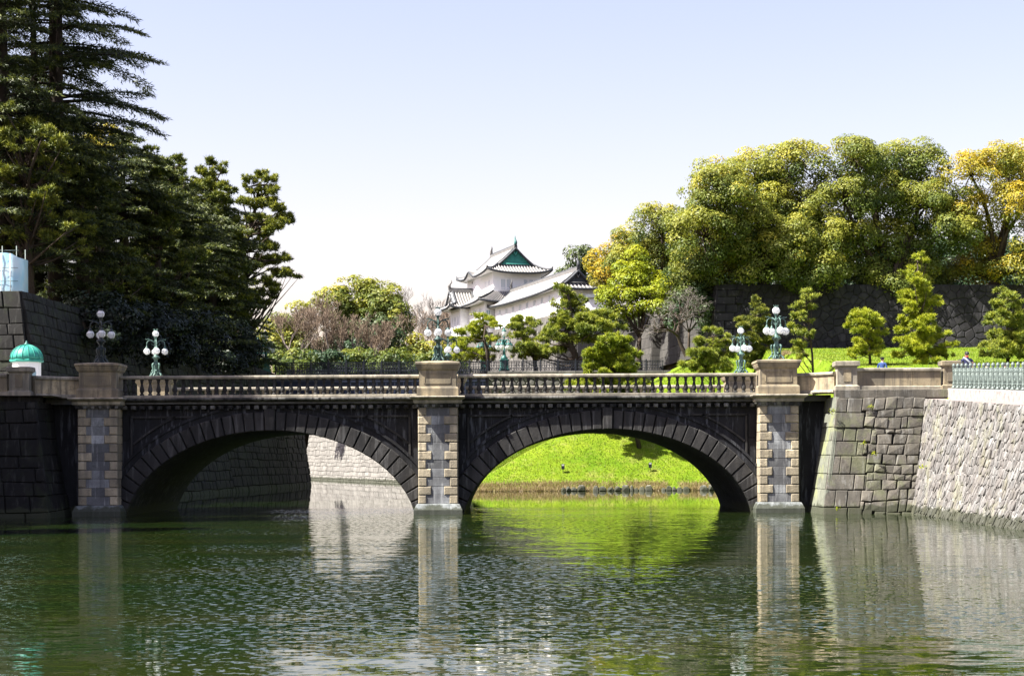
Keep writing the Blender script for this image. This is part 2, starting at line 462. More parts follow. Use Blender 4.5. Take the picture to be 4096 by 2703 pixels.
# wooded ground behind everything, out to the horizon
b = MB()
b.face([(-3.0, 166.3, 11.2), (22, 166.3, 11.2), (60, 214, 12.9), (-2, 214, 12.9)])
b.face([(-2, 214, 12.9), (60, 214, 12.9), (3500, 420, 14), (3500, 4000, 14), (-3500, 4000, 14), (-3500, 300, 13), (-34, 262, 12.5)])
b.face([(108, 80, 8), (3500, 80, 9), (3500, 420, 14), (108, 214, 13.6)])
tag(b.build('ground', M['soil']), kind='structure')
# left mound above its stone wall
b = MB()
mound = [(-3500, 92.6, 12), (-27.2, 92.6, 12), (-26.2, 118, 12), (-25.6, 140, 11.7), (-23.4, 164.6, 11.2), (-22.9, 178, 11.2), (-3500, 190, 12)]
b.face(mound)
tag(b.build('mound_ground', M['soil']), kind='structure')

# right hand road, pavement and gravel verge
def vz(Y): return pw(Y, [(30, 2.75), (58, 4.25), (77.2, 5.25), (95, 6.0)])
b = MB()
for k in range(14):
    ya, yb = 50 + 27.1*k/14, 50 + 27.1*(k+1)/14
    xa, xb = 18.22 + (ya-50)*.0272, 18.22 + (yb-50)*.0272
    b.face([(xa, ya, vz(ya)), (20.3, ya, vz(ya)), (20.3, yb, vz(yb)), (xb, yb, vz(yb))], True)
tag(b.build('gravel_verge', M['gravel']), kind='structure')
grid('road', 20.3, 110, 10, 38, 95.4, 24, lambda x, y: vz(y) + .35 if y < 77 else pw(y, [(77, 5.6), (82, 5.7), (95.4, 6.5)]), M['paving'])
grid('bridge_approach', 14.0, 20.35, 6, 77.2, 95.6, 10, lambda x, y: pw(y, [(77, 5.56), (82, 5.66), (95.6, 6.5)]), M['paving'])
grid('left_approach', -90, -21.0, 12, 76.4, 92.6, 6, lambda x, y: 5.56, M['paving'])

# ================================================================== STONE WALLS
def clip(poly, nx, ny, d):
    """keep the side nx*x + ny*y <= d"""
    out = []
    for i, p in enumerate(poly):
        q = poly[(i+1) % len(poly)]
        a, c = nx*p[0]+ny*p[1]-d, nx*q[0]+ny*q[1]-d
        if a <= 0: out.append(p)
        if (a < 0 < c) or (c < 0 < a):
            t = a / (a - c); out.append((p[0]+(q[0]-p[0])*t, p[1]+(q[1]-p[1])*t))
    return out

def voronoi(pts, w, h, k=26):
    pts = np.array(pts); cells = []
    for i, p in enumerate(pts):
        d2 = ((pts - p)**2).sum(1); idx = np.argsort(d2)[1:k]
        poly = [(0, 0), (w, 0), (w, h), (0, h)]
        for j in idx:
            q = pts[j]; n = q - p; m = (p + q) / 2
            poly = clip(poly, n[0], n[1], n[0]*m[0]+n[1]*m[1])
            if len(poly) < 3: break
        if len(poly) >= 3: cells.append(poly)
    return cells

def seeds(w, h, sx, sy, rng, jit=.42, shear=0.0):
    out = []; ny = max(1, round(h/sy)); nx = max(1, round(w/sx))
    for j in range(ny):
        for i in range(-1, nx+1):
            x = (i + .5 + (.5 if j % 2 else 0) + rng.uniform(-jit, jit)) * w/nx
            y = (j + .5 + rng.uniform(-jit, jit)) * h/ny
            x += shear * (y - h/2)
            if -.2*sx < x < w + .2*sx: out.append((min(max(x, .02), w-.02), y))
    return out

class Quad:
    def __init__(s, p00, p10, p11, p01, face=None, bow=0.0):
        s.p = [Vector(p) for p in (p00, p10, p11, p01)]
        n = (s.p[1]-s.p[0]).cross(s.p[3]-s.p[0]).normalized()
        c = sum(s.p, Vector())/4
        t = Vector(face) if face else Vector((0, 0, CAMZ)) - c
        if n.dot(t) < 0: n = -n
        s.n = n; s.bow = bow
        s.w = ((s.p[1]-s.p[0]).length + (s.p[2]-s.p[3]).length)/2
        s.h = ((s.p[3]-s.p[0]).length + (s.p[2]-s.p[1]).length)/2
    def P(s, x, y, d=0.0):
        u, v = x/s.w, y/s.h
        a = s.p[0].lerp(s.p[1], u); c = s.p[3].lerp(s.p[2], u)
        q = a.lerp(c, v)
        return q + s.n * (d - s.bow * 4 * v * (1-v))

def stone_faces(b, q, poly, rng, gap, depth, bev, lift=.5, tilt=0.0):
    cx = sum(p[0] for p in poly)/len(poly); cy = sum(p[1] for p in poly)/len(poly)
    rad = sum(math.hypot(p[0]-cx, p[1]-cy) for p in poly)/len(poly)
    def ins(g):
        k = max(.25, 1 - g/max(rad, 1e-3)); return [(cx+(x-cx)*k, cy+(y-cy)*k) for x, y in poly]
    dd = depth * (1 + rng.uniform(-.35, .5))
    tx, ty = rng.uniform(-tilt, tilt), rng.uniform(-tilt, tilt)
    r0 = [q.P(x, y, -.12) for x, y in ins(gap)]
    r1 = [q.P(x, y, dd*.45 + tx*(x-cx) + ty*(y-cy)) for x, y in ins(gap)]
    r2 = [q.P(x, y, dd + tx*(x-cx) + ty*(y-cy) + rng.uniform(-.15, .15)*depth) for x, y in ins(gap+bev)]
    base = len(b.v); n = len(poly)
    b.v.extend([tuple(p) for p in r0 + r1 + r2])
    b.v.append(tuple(q.P(cx, cy, dd*(1 + lift*rng.uniform(.1, .8)))))
    for i in range(n):
        k = (i+1) % n
        b.f.append((base+i, base+k, base+n+k, base+n+i)); b.f.append((base+n+i, base+n+k, base+2*n+k, base+2*n+i))
        b.f.append((base+2*n+i, base+2*n+k, base+3*n))
        b.sm += [False]*3; b.mi += [0]*3
    return q.P(cx, cy, 0)

def courses(w, h, rh, cw, rng, wave=.05, jit=.25, x0=0.0):
    """rough coursed masonry: rows of uneven height, blocks of uneven width"""
    ys = [0.0]
    while ys[-1] < h: ys.append(ys[-1] + rh*rng.uniform(1-jit, 1+jit))
    if h - ys[-2] < rh*.45: ys.pop(-2)
    ys[-1] = h
    ph = [rng.uniform(0, 6.28) for _ in ys]; am = [wave*rng.uniform(.3, 1) if 0 < i < len(ys)-1 else 0 for i in range(len(ys))]
    line = lambda i, x: ys[i] + am[i]*math.sin(x*.9/cw + ph[i])
    out = []
    for i in range(len(ys)-1):
        x = x0
        while x < w - 1e-6:
            x2 = x + cw*rng.uniform(.55, 1.55)
            if w - x2 < cw*.4: x2 = w
            s0 = 0 if x <= x0 else rng.uniform(-.06, .06)*cw
            b_ = [(x, line(i, x)), (x2, line(i, x2)), (x2, line(i+1, x2)), (x, line(i+1, x))]
            out.append(b_); x = x2
    return out

def tidy(poly, tol):
    """merge nearly coincident corners"""
    out = []
    for p in poly:
        if not out or math.hypot(p[0]-out[-1][0], p[1]-out[-1][1]) > tol: out.append(p)
    if len(out) > 3 and math.hypot(out[0][0]-out[-1][0], out[0][1]-out[-1][1]) < tol: out.pop()
    return out

def lay(parent, q, cells, mat, rng, name='stone', gap=.02, depth=.08, bev=.05, lift=.5, tilt=0.0, limit=300, show=None):
    """each cell a stone object of its own; past the limit the rest goes into one mesh"""
    cells = [tidy(c, .03) for c in cells]
    cells = [c for c in cells if len(c) >= 3]
    if show: cells.sort(key=show)
    for c in cells[:limit]:
        b = MB(); o = stone_faces(b, q, c, rng, gap, depth, bev, lift, tilt)
        b.build(name, mat, parent, loc=tuple(o))
    if len(cells) > limit:
        b = MB()
        for c in cells[limit:]: stone_faces(b, q, c, rng, gap, depth, bev, lift, tilt)
        tag(b.build('stone_mass', mat, parent), kind='stuff')

def backing(parent, q, name='backing', mat=None, d=-.06):
    d -= q.bow*.8
    b = MB(); b.face([q.P(0, 0, d), q.P(q.w, 0, d), q.P(q.w, q.h, d), q.P(0, q.h, d)])
    return b.build(name, mat or M['joint'], parent)

def solid(name, pts_bot, pts_top, mat, parent=None):
    b = MB(); b.rings([pts_bot, pts_top]); return b.build(name, mat, parent)

# ---- right abutment: coursed corner, polygonal stones, lit flank
rng = random.Random(11)
ab = empty('abutment_wall', (15.9, 76.2, 0))
ab.location = (0, 0, 0)
tag(ab, 'dark grey coursed stone abutment with slanting corner beside the right bridge pier', 'stone wall')
# front face
q = Quad((13.96, 75.6, -.3), (18.1, 75.5, -.3), (18.95, 76.75, 5.28), (14.87, 76.65, 5.28), bow=.10)
backing(ab, q)
H = q.h; W = q.w
ys = [0.0, .62, 1.45, 2.18, 3.05, 3.72, 4.36, 5.06, H]
cuts = [[.27,.43], [.12,.25,.40], [.31,.42], [.13,.25,.42], [.30], [.13,.27,.44], [.34], [.13,.30]]
ubs = [.54, .40, .44, .42, .37, .44, .34, .30]
cells = []
for r in range(8):
    y0, y1 = ys[r], ys[r+1]
    xs = [0] + [c*W for c in cuts[r] if c < ubs[r]] + [ubs[r]*W]
    for i in range(len(xs)-1):
        j = .05
        s = lambda x: -.06 * (x/W)
        cells.append([(xs[i], y0+s(xs[i])), (xs[i+1]+rng.uniform(-j, j)*0, y0+s(xs[i+1])), (xs[i+1], y1+s(xs[i+1])), (xs[i], y1+s(xs[i]))])
nb = len(cells)
sd = seeds(W, H, .46, .45, rng, .44)
vor = []
rows_ = courses(W, H, .44, .50, rng, .07, .25, x0=-.2)
for c in [[(x + rng.uniform(-.05, .05), y + rng.uniform(-.035, .035)) for x, y in c_] for c_ in rows_]:
    cy = sum(p[1] for p in c)/len(c)
    r = max(i for i in range(8) if ys[i] <= max(cy, 0.0))
    c2 = clip(c, -1, 0, -ubs[min(r, 7)]*W)
    c2 = clip(c2, 1, 0, W) if len(c2) >= 3 else c2
    if len(c2) >= 3:
        ar = abs(sum(c2[i][0]*c2[(i+1) % len(c2)][1] - c2[(i+1) % len(c2)][0]*c2[i][1] for i in range(len(c2))))/2
        if ar > .035: vor.append(c2)
lay(ab, q, cells, M['abut'], rng, gap=.018, depth=.07, bev=.05, lift=.15)
lay(ab, q, vor, M['abut'], rng, gap=.010, depth=.09, bev=.055, lift=.5)
# flank towards the pier
q = Quad((13.96, 75.6, -.3), (13.90, 79.6, -.3), (14.85, 79.6, 5.28), (14.87, 76.65, 5.28), face=(-1, -.4, 0), bow=.10)
backing(ab, q)
cells = []
for r in range(8):
    y0, y1 = ys[r], ys[r+1]
    xs = [0, .9 if r % 2 else 1.5, 2.4 if r % 2 else 2.7, q.w]
    for i in range(3): cells.append([(xs[i], y0), (xs[i+1], y0), (xs[i+1], y1), (xs[i], y1)])
lay(ab, q, cells, M['abutside'], rng, gap=.012, depth=.06, bev=.03, lift=.15)
# core so that no light leaks through
b = MB()
b.rings([[(14.2,75.9,-.3),(18.3,75.9,-.3),(18.3,80,-.3),(14.2,80,-.3)], [(15.1,76.95,5.2),(18.9,76.95,5.2),(18.9,80,5.2),(15.1,80,5.2)]])
b.build('core', M['joint'], ab)

# ---- plinth course of the right parapet
pl = empty('plinth_course'); tag(pl, 'dark stone plinth course under the right solid parapet', 'plinth')
xs = [14.85, 15.95, 16.75, 17.55, 18.3, 19.0, 20.15]
for x0, x1 in zip(xs, xs[1:]):
    b = MB(); b.box(x0+.006, x1-.006, 76.72, 77.3, 5.28, 5.66, .02); b.build('block', M['abut'], pl, loc=((x0+x1)/2, 77, 5.28))

# ---- rubble wall running towards the camera on the right
rng = random.Random(5)
rw = empty('rubble_wall'); tag(rw, 'pale pinkish rubble retaining wall of slanting stones along the right bank', 'stone wall')
q = Quad((17.95, 75.7, -.35), (17.3, 53.0, -.35), (18.33, 53.0, vz(53)), (18.98, 76.9, 5.24), face=(-1, -.2, .2), bow=.10)
backing(rw, q, d=-.05)
def rub_cells(w, h):
    sd = []
    sx, sy = .23, .37
    ny = int(h/sy)+2; nx = int(w/sx)+2
    for j in range(-1, ny):
        for i in range(-2, nx+4):
            x = (i + .5*(j % 2) + rng.uniform(-.42, .42))*sx + .0; y = (j + .5 + rng.uniform(-.40, .40))*sy
            x += .0
            sd.append((x, y))
    # anisotropic, leaning cells: shear space, then shear back
    sh = -.40
    st = [((x), y*.62) for x, y in sd]
    cs = voronoi([(x+8, y+2) for x, y in st], w+16, h*.62+4, 22)
    out = []
    for c in cs:
        c = [((x-8), (y-2)/.62) for x, y in c]
        c = [(x - sh*(y-h/2), y) for x, y in c]
        for nx_, ny_, d in ((-1,0,0),(1,0,w),(0,-1,0),(0,1,h)):
            c = clip(c, nx_, ny_, d)
            if len(c) < 3: break
        if len(c) >= 3:
            ar = abs(sum(c[i][0]*c[(i+1) % len(c)][1] - c[(i+1) % len(c)][0]*c[i][1] for i in range(len(c))))/2
            if ar > .01: out.append(c)
    return out
cs = rub_cells(q.w, q.h)
lay(rw, q, cs, M['rubble'], rng, gap=.007, depth=.055, bev=.028, lift=.4, tilt=.13, limit=300, show=lambda c: sum(p[0] for p in c)/len(c))
b = MB(); b.rings([[(18.2,50,-.4),(18.4,75.9,-.4),(22,76,-.4),(22,50,-.4)], [(18.45,50,vz(50)-.12),(19.1,76.9,5.1),(22,76.9,5.1),(22,50,vz(50)-.12)]])
b.build('core', M['joint'], rw)

# ---- left abutment (in shade)
rng = random.Random(21)
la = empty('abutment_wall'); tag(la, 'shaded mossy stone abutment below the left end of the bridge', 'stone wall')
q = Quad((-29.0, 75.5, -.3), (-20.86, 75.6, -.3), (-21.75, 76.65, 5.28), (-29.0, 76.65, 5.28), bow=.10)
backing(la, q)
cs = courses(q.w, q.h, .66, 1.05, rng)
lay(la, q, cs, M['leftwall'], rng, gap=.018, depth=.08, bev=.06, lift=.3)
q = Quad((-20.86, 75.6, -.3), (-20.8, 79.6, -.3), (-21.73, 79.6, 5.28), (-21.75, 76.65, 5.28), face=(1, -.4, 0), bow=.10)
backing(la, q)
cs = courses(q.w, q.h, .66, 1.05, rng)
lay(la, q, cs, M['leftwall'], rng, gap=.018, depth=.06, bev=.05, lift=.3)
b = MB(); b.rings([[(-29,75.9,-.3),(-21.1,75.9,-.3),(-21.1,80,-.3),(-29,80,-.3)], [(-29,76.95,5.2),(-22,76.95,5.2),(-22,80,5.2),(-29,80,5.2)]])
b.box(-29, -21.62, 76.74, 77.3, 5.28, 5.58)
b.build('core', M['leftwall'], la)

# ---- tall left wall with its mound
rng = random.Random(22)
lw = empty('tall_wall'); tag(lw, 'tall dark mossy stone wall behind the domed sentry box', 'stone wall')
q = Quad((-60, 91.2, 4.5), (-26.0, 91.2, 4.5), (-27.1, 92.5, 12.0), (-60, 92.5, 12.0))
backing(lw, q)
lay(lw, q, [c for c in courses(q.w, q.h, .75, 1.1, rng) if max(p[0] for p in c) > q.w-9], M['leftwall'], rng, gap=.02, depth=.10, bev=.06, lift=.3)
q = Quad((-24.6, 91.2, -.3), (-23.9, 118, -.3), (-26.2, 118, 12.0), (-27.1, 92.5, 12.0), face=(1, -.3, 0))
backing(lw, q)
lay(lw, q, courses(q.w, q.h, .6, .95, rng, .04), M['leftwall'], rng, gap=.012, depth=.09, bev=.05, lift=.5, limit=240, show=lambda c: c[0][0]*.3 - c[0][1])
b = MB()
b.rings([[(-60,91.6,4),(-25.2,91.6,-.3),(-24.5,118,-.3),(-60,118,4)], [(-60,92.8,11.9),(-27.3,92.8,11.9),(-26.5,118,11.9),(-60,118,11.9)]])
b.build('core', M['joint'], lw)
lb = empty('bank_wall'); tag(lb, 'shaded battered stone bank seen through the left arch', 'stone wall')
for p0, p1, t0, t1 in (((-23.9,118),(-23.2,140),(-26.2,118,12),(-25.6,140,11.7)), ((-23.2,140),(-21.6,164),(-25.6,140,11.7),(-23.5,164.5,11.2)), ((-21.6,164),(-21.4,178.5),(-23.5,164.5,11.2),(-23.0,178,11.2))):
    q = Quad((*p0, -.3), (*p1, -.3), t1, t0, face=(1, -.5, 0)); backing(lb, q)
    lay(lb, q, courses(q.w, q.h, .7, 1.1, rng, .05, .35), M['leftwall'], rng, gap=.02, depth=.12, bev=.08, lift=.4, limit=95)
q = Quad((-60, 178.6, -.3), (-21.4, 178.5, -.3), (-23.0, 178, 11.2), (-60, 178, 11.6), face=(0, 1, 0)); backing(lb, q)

# ---- pale wall at the end of the moat
rng = random.Random(31)
pw_ = empty('sunlit_wall'); tag(pw_, 'sunlit pale stone wall at the end of the moat through the left arch', 'stone wall')
q = Quad((-31.6, 252, -.3), (-4.4, 167.0, -.3), (-2.3, 167.5, 11.2), (-29.4, 253, 12.4), face=(-1, -.3, 0))
backing(pw_, q, mat=M['castlewall'])
cs = courses(q.w, q.h, .62, 1.25, rng, .10, .3)
lay(pw_, q, cs, M['litwall'], rng, gap=.03, depth=.10, bev=.06, lift=.4, limit=300, show=lambda c: abs(sum(p[0] for p in c)/len(c) - 30) + 2.5*max(0, sum(p[1] for p in c)/len(c) - 6))
b = MB(); b.rings([[(-31,252.5,-.3),(-4.0,167.8,-.3),(8,168,-.3),(8,254,-.3)], [(-28.9,253.5,11.0),(-1.9,168.5,11.0),(8,168.5,11.0),(8,254,11.0)]]); b.build('core', M['joint'], pw_)

# ---- retaining wall under the right end of the iron bridge
rng = random.Random(32)
ra = empty('retaining_wall'); tag(ra, 'grey stone retaining wall below the railings right of the iron bridge', 'stone wall')
q = Quad((-3.2, 165.4, -.3), (22, 165.4, -.3), (22, 166.3, 11.0), (-2.4, 166.3, 11.0))
backing(ra, q)
cs = [c for c in voronoi(seeds(q.w, q.h, .9, .55, rng, .28), q.w, q.h) if sum(p[1] for p in c)/len(c) > 5]
lay(ra, q, cs, M['castlewall'], rng, gap=.03, depth=.10, bev=.08, lift=.4, limit=290, show=lambda c: -sum(p[1] for p in c)/len(c))
for i in range(14):
    x0 = -2.4 + i*1.75
    b = MB(); b.box(x0+.02, x0+1.73, 166.0, 166.75, 11.0, 11.38, .04); b.build('curb_block', M['castlewall'], ra, loc=(x0+.87, 166.3, 11))
b = MB(); b.box(-2.3, 22, 166.6, 172, -.3, 11.15); b.build('core', M['joint'], ra)

# ---- hill walls on the right
rng = random.Random(33)
hw = empty('hill_wall'); tag(hw, 'long dark stone wall on the grass slope under the broad trees', 'stone wall')
q = Quad((19.1, 160.2, 12.6), (62, 163, 12.9), (62, 164.2, 19.4), (19.9, 161.4, 19.4))
backing(hw, q)
cells = []
yy = [0, .85, 1.65, 2.4, 3.2, 4.0, 4.8, 5.55, 6.2, q.h]
for r in range(9):
    xs = [0, 1.0 if r % 2 else 1.9, 2.2 if r % 2 else 2.7]
    for i in range(2): cells.append([(xs[i], yy[r]), (xs[i+1], yy[r]), (xs[i+1], yy[r+1]), (xs[i], yy[r+1])])
vor = [clip(c, -1, 0, -2.45) for c in voronoi(seeds(q.w, q.h, .95, .66, rng, .46), q.w, q.h)]
vor = [c for c in vor if len(c) >= 3]
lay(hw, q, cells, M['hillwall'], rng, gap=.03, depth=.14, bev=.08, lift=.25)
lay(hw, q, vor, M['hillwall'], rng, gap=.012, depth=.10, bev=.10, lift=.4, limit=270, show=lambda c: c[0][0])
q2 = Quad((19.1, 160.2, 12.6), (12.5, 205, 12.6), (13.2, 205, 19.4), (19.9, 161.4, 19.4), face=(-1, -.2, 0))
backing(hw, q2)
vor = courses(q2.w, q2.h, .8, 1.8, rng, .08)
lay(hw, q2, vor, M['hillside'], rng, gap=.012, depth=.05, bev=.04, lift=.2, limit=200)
b = MB(); b.rings([[(19.6,160.8,12),(62,163.6,12),(62,240,12),(8,240,12)], [(20.3,162,19.3),(62,164.6,19.3),(62,240,19.3),(8,240,19.3)]]); b.build('core', M['soil'], hw)
sw = empty('low_wall'); tag(sw, 'low stone wall with a sunlit corner behind the bare tree', 'stone wall')
q = Quad((14.9, 181, 11.6), (19.4, 181.5, 11.6), (19.4, 182.2, 17.0), (15.4, 182, 17.0)); backing(sw, q)
lay(sw, q, courses(q.w, q.h, 1.0, 1.5, rng), M['hillside'], rng, gap=.02, depth=.08, bev=.06, lift=.3)
q = Quad((14.9, 181, 11.6), (9.8, 204, 11.6), (10.4, 204, 17.0), (15.4, 182, 17.0), face=(-1, -.2, 0)); backing(sw, q)
lay(sw, q, courses(q.w, q.h, .95, 1.7, rng), M['hillside'], rng, gap=.012, depth=.05, bev=.04, lift=.3)
b = MB(); b.rings([[(15.2,181.4,11),(20,181.9,11),(20,205,11),(10.2,205,11)], [(15.7,182.4,16.9),(20,182.6,16.9),(20,205,16.9),(10.7,205,16.9)]]); b.build('core', M['soil'], sw)

# ================================================================== THE STONE BRIDGE
PX = [-19.3, -3.45, 12.45]          # pier centres
YF, YB = 79.05, 91.0                # spandrel planes
EA, EB, EZ = 6.9, 4.8, -0.85        # arch ellipse
AC = [(-19.3-3.45)/2, (-3.45+12.45)/2]
br = empty('stone_bridge')
tag(br, 'dark stone bridge with two arches, baluster parapets and lamp pedestals over the moat', 'bridge')

def ell(t, k=0.0):
    """point of the arch at parameter t (0 right, pi left), moved out along the normal by k"""
    x, z = EA*math.cos(t), EB*math.sin(t)
    nx, nz = x/EA**2, z/EB**2; l = math.hypot(nx, nz)
    return x + nx/l*k, EZ + z + nz/l*k

T0 = math.asin((-.35-EZ)/EB)
ts = [T0 + (math.pi-2*T0)*i/72 for i in range(73)]
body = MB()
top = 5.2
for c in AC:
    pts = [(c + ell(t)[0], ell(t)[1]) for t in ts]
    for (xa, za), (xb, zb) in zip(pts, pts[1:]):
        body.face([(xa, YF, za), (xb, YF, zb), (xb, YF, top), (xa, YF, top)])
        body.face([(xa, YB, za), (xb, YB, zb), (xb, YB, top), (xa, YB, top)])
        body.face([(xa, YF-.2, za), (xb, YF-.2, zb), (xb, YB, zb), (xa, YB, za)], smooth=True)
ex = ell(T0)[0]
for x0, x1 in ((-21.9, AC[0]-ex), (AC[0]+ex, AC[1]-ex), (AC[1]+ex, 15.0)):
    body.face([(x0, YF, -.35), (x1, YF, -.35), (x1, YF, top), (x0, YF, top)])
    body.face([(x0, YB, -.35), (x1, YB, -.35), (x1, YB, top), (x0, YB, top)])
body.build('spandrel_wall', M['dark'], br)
b = MB(); b.box(-21.9, 15.0, YF-.35, YB+.35, 5.22, 5.5); b.build('deck', M['asphalt'], br)

# arch rings: every voussoir a block of its own
def arclen():
    tt = np.linspace(T0, math.pi-T0, 2001); x = EA*np.cos(tt); z = EB*np.sin(tt)
    s = np.concatenate([[0], np.cumsum(np.hypot(np.diff(x), np.diff(z)))]); return tt, s
tt, ss = arclen()
NV = 37
cutt = np.interp(np.linspace(0, ss[-1], NV+1), ss, tt)
for c in AC:
    ring = MB()
    for ta, tb in zip(ts, ts[1:]):
        pa, pb = ell(ta, .90), ell(tb, .90); qa, qb = ell(ta, 1.28), ell(tb, 1.28)
        f = lambda p, y: (c+p[0], y, min(p[1], 5.02))
        ring.face([f(pa,YF-.13), f(pb,YF-.13), f(qb,YF-.13), f(qa,YF-.13)])
        ring.face([f(qa,YF-.13), f(qb,YF-.13), f(qb,YF), f(qa,YF)])
        ring.face([f(pa,YF-.13), f(pb,YF-.13), f(pb,YF), f(pa,YF)])
        m0, m1 = ell(ta, 1.16), ell(tb, 1.16)
        ring.face([f(m0,YF-.20), f(m1,YF-.20), f(qb,YF-.20), f(qa,YF-.20)]); ring.face([f(m0,YF-.20), f(m1,YF-.20), f(m1,YF-.13), f(m0,YF-.13)])
        ring.face([f(qa,YF-.20), f(qb,YF-.20), f(qb,YF-.13), f(qa,YF-.13)])
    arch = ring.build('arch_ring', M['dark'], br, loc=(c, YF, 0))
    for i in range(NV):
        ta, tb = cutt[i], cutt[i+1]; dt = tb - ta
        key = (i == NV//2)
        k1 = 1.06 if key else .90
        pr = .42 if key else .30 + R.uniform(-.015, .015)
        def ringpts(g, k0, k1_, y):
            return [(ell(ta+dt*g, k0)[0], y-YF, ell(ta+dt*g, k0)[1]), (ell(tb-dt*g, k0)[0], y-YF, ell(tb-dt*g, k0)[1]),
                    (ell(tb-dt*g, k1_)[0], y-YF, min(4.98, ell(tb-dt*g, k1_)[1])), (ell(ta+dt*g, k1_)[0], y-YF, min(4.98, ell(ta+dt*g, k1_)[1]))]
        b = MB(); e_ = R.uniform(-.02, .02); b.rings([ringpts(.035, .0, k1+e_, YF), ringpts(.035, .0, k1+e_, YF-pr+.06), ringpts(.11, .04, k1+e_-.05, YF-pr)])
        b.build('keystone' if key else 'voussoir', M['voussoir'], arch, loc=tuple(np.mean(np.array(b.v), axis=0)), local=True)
# spandrel panel frames
for c, side in ((AC[0],-1),(AC[0],1),(AC[1],-1),(AC[1],1)):
    edge = 7.0
    b = MB()
    # upright against the pier and top rail, then an inner curved border
    def bar(x0, z0, x1, z1, w=.09, y=YF-.10):
        d = Vector((x1-x0, 0, z1-z0)).normalized(); n = Vector((-d.z, 0, d.x))*w/2
        p = [Vector((x0,0,z0))-n, Vector((x1,0,z1))-n, Vector((x1,0,z1))+n, Vector((x0,0,z0))+n]
        b.rings([[(c+side*v.x, YF, v.z) for v in p], [(c+side*v.x, y, v.z) for v in p]])
    bar(6.55, 2.25, 6.55, 4.62); bar(3.3, 4.62, 6.595, 4.62)
    tl = [t for t in np.linspace(.42, 1.08, 22)]
    pts = [ell(t, 1.62) for t in tl]
    for (xa, za), (xb, zb) in zip(pts, pts[1:]):
        if za < 4.6 and xa < 6.55: bar(xa, za, xb, zb)
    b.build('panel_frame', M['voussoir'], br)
    for k, (x0, x1, z0, z1) in enumerate(((6.66,6.98,.6,2.1),(6.66,6.98,2.13,3.5),(6.66,6.98,3.53,4.7))):
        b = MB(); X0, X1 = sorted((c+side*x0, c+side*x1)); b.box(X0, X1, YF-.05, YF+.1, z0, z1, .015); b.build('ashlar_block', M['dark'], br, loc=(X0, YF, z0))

# cornice blocks, brackets, lower and upper rails, balusters
bal = MB()
prof = [(.10,0),(.10,.07),(.062,.09),(.062,.115),(.095,.16),(.112,.22),(.108,.29),(.085,.38),(.062,.47),(.055,.54),(.055,.585),(.085,.60),(.085,.635),(.058,.65),(.095,.70),(.095,.75)]
bal.lathe([(r, z) for r, z in prof], n=10)
bal_me = bal.mesh('baluster', M['granite'])
bal_dark = bal.mesh('baluster_weathered', M['voussoir'])
def cornice_mesh(w):
    b = MB(); h = w/2 - .012
    pr = [(.02,5.16),(-.24,5.20),(-.30,5.30),(-.56,5.36),(-.63,5.42),(-.63,5.475),(-.56,5.50),(.4,5.50)]
    b.rings([[(s, y, z-5.16) for y, z in pr] for s in (-h, -h+.02, h-.02, h)]); return b.mesh('cornice_block', M['cornice'])
def coping_mesh(w):
    b = MB(); h = w/2 - .004
    pr = [(-.16,.0),(-.20,.05),(-.20,.12),(-.15,.165),(.15,.165),(.20,.12),(.20,.05),(.16,.0)]
    b.rings([[(s, y, z) for y, z in pr] for s in (-h, h)]); return b.mesh('coping_block', M['coping'])
bk = MB(); bk.box(-.10, .10, -.40, .02, 0, .17, .015); bk.box(-.05, .05, -.43, -.36, .03, .14, .01)
bk_me = bk.mesh('bracket', M['cornice'])
for yy, rowname in ((YF, 'near'), (YB, 'far')):
    sgn = 1 if rowname == 'near' else -1
    for c in AC:
        x0, x1 = c-7.02, c+7.02
        yc = yy - .12*sgn
        b = MB(); b.box(x0, x1, yc-.20, yc+.20, 5.503, 5.64, .02)
        rail = b.build('balustrade_rail', M['coping'], br, loc=(c, yc, 5.5))
        n = 36
        for i in range(n):
            xx = x0 + (i+.5)*(x1-x0)/n
            put('baluster', bal_dark if rowname == 'near' else bal_me, rail, (xx-c, 0, .14), R.uniform(0, 6))
        nb_ = 7; w = (x1-x0)/nb_; cm = coping_mesh(w)
        for i in range(nb_): put('coping_block', cm, rail, (x0+(i+.5)*w-c, 0, .89), 0)
        if rowname == 'near':
            nc = 17; w = (x1-x0)/nc; cm = cornice_mesh(w)
            cg = empty('cornice', (c, YF, 5.16), parent=br)
            for i in range(nc):
                put('cornice_block', cm, cg, (x0+(i+.5)*w-c, 0, 0))
            for i in range(2*nc):
                put('bracket', bk_me, cg, (x0+(i+.5)*w/2-c, 0, -.19))
        else:
            b = MB(); b.box(x0, x1, YB-.1, YB+.45, 5.2, 5.5); b.build('cornice_band', M['cornice'], br)

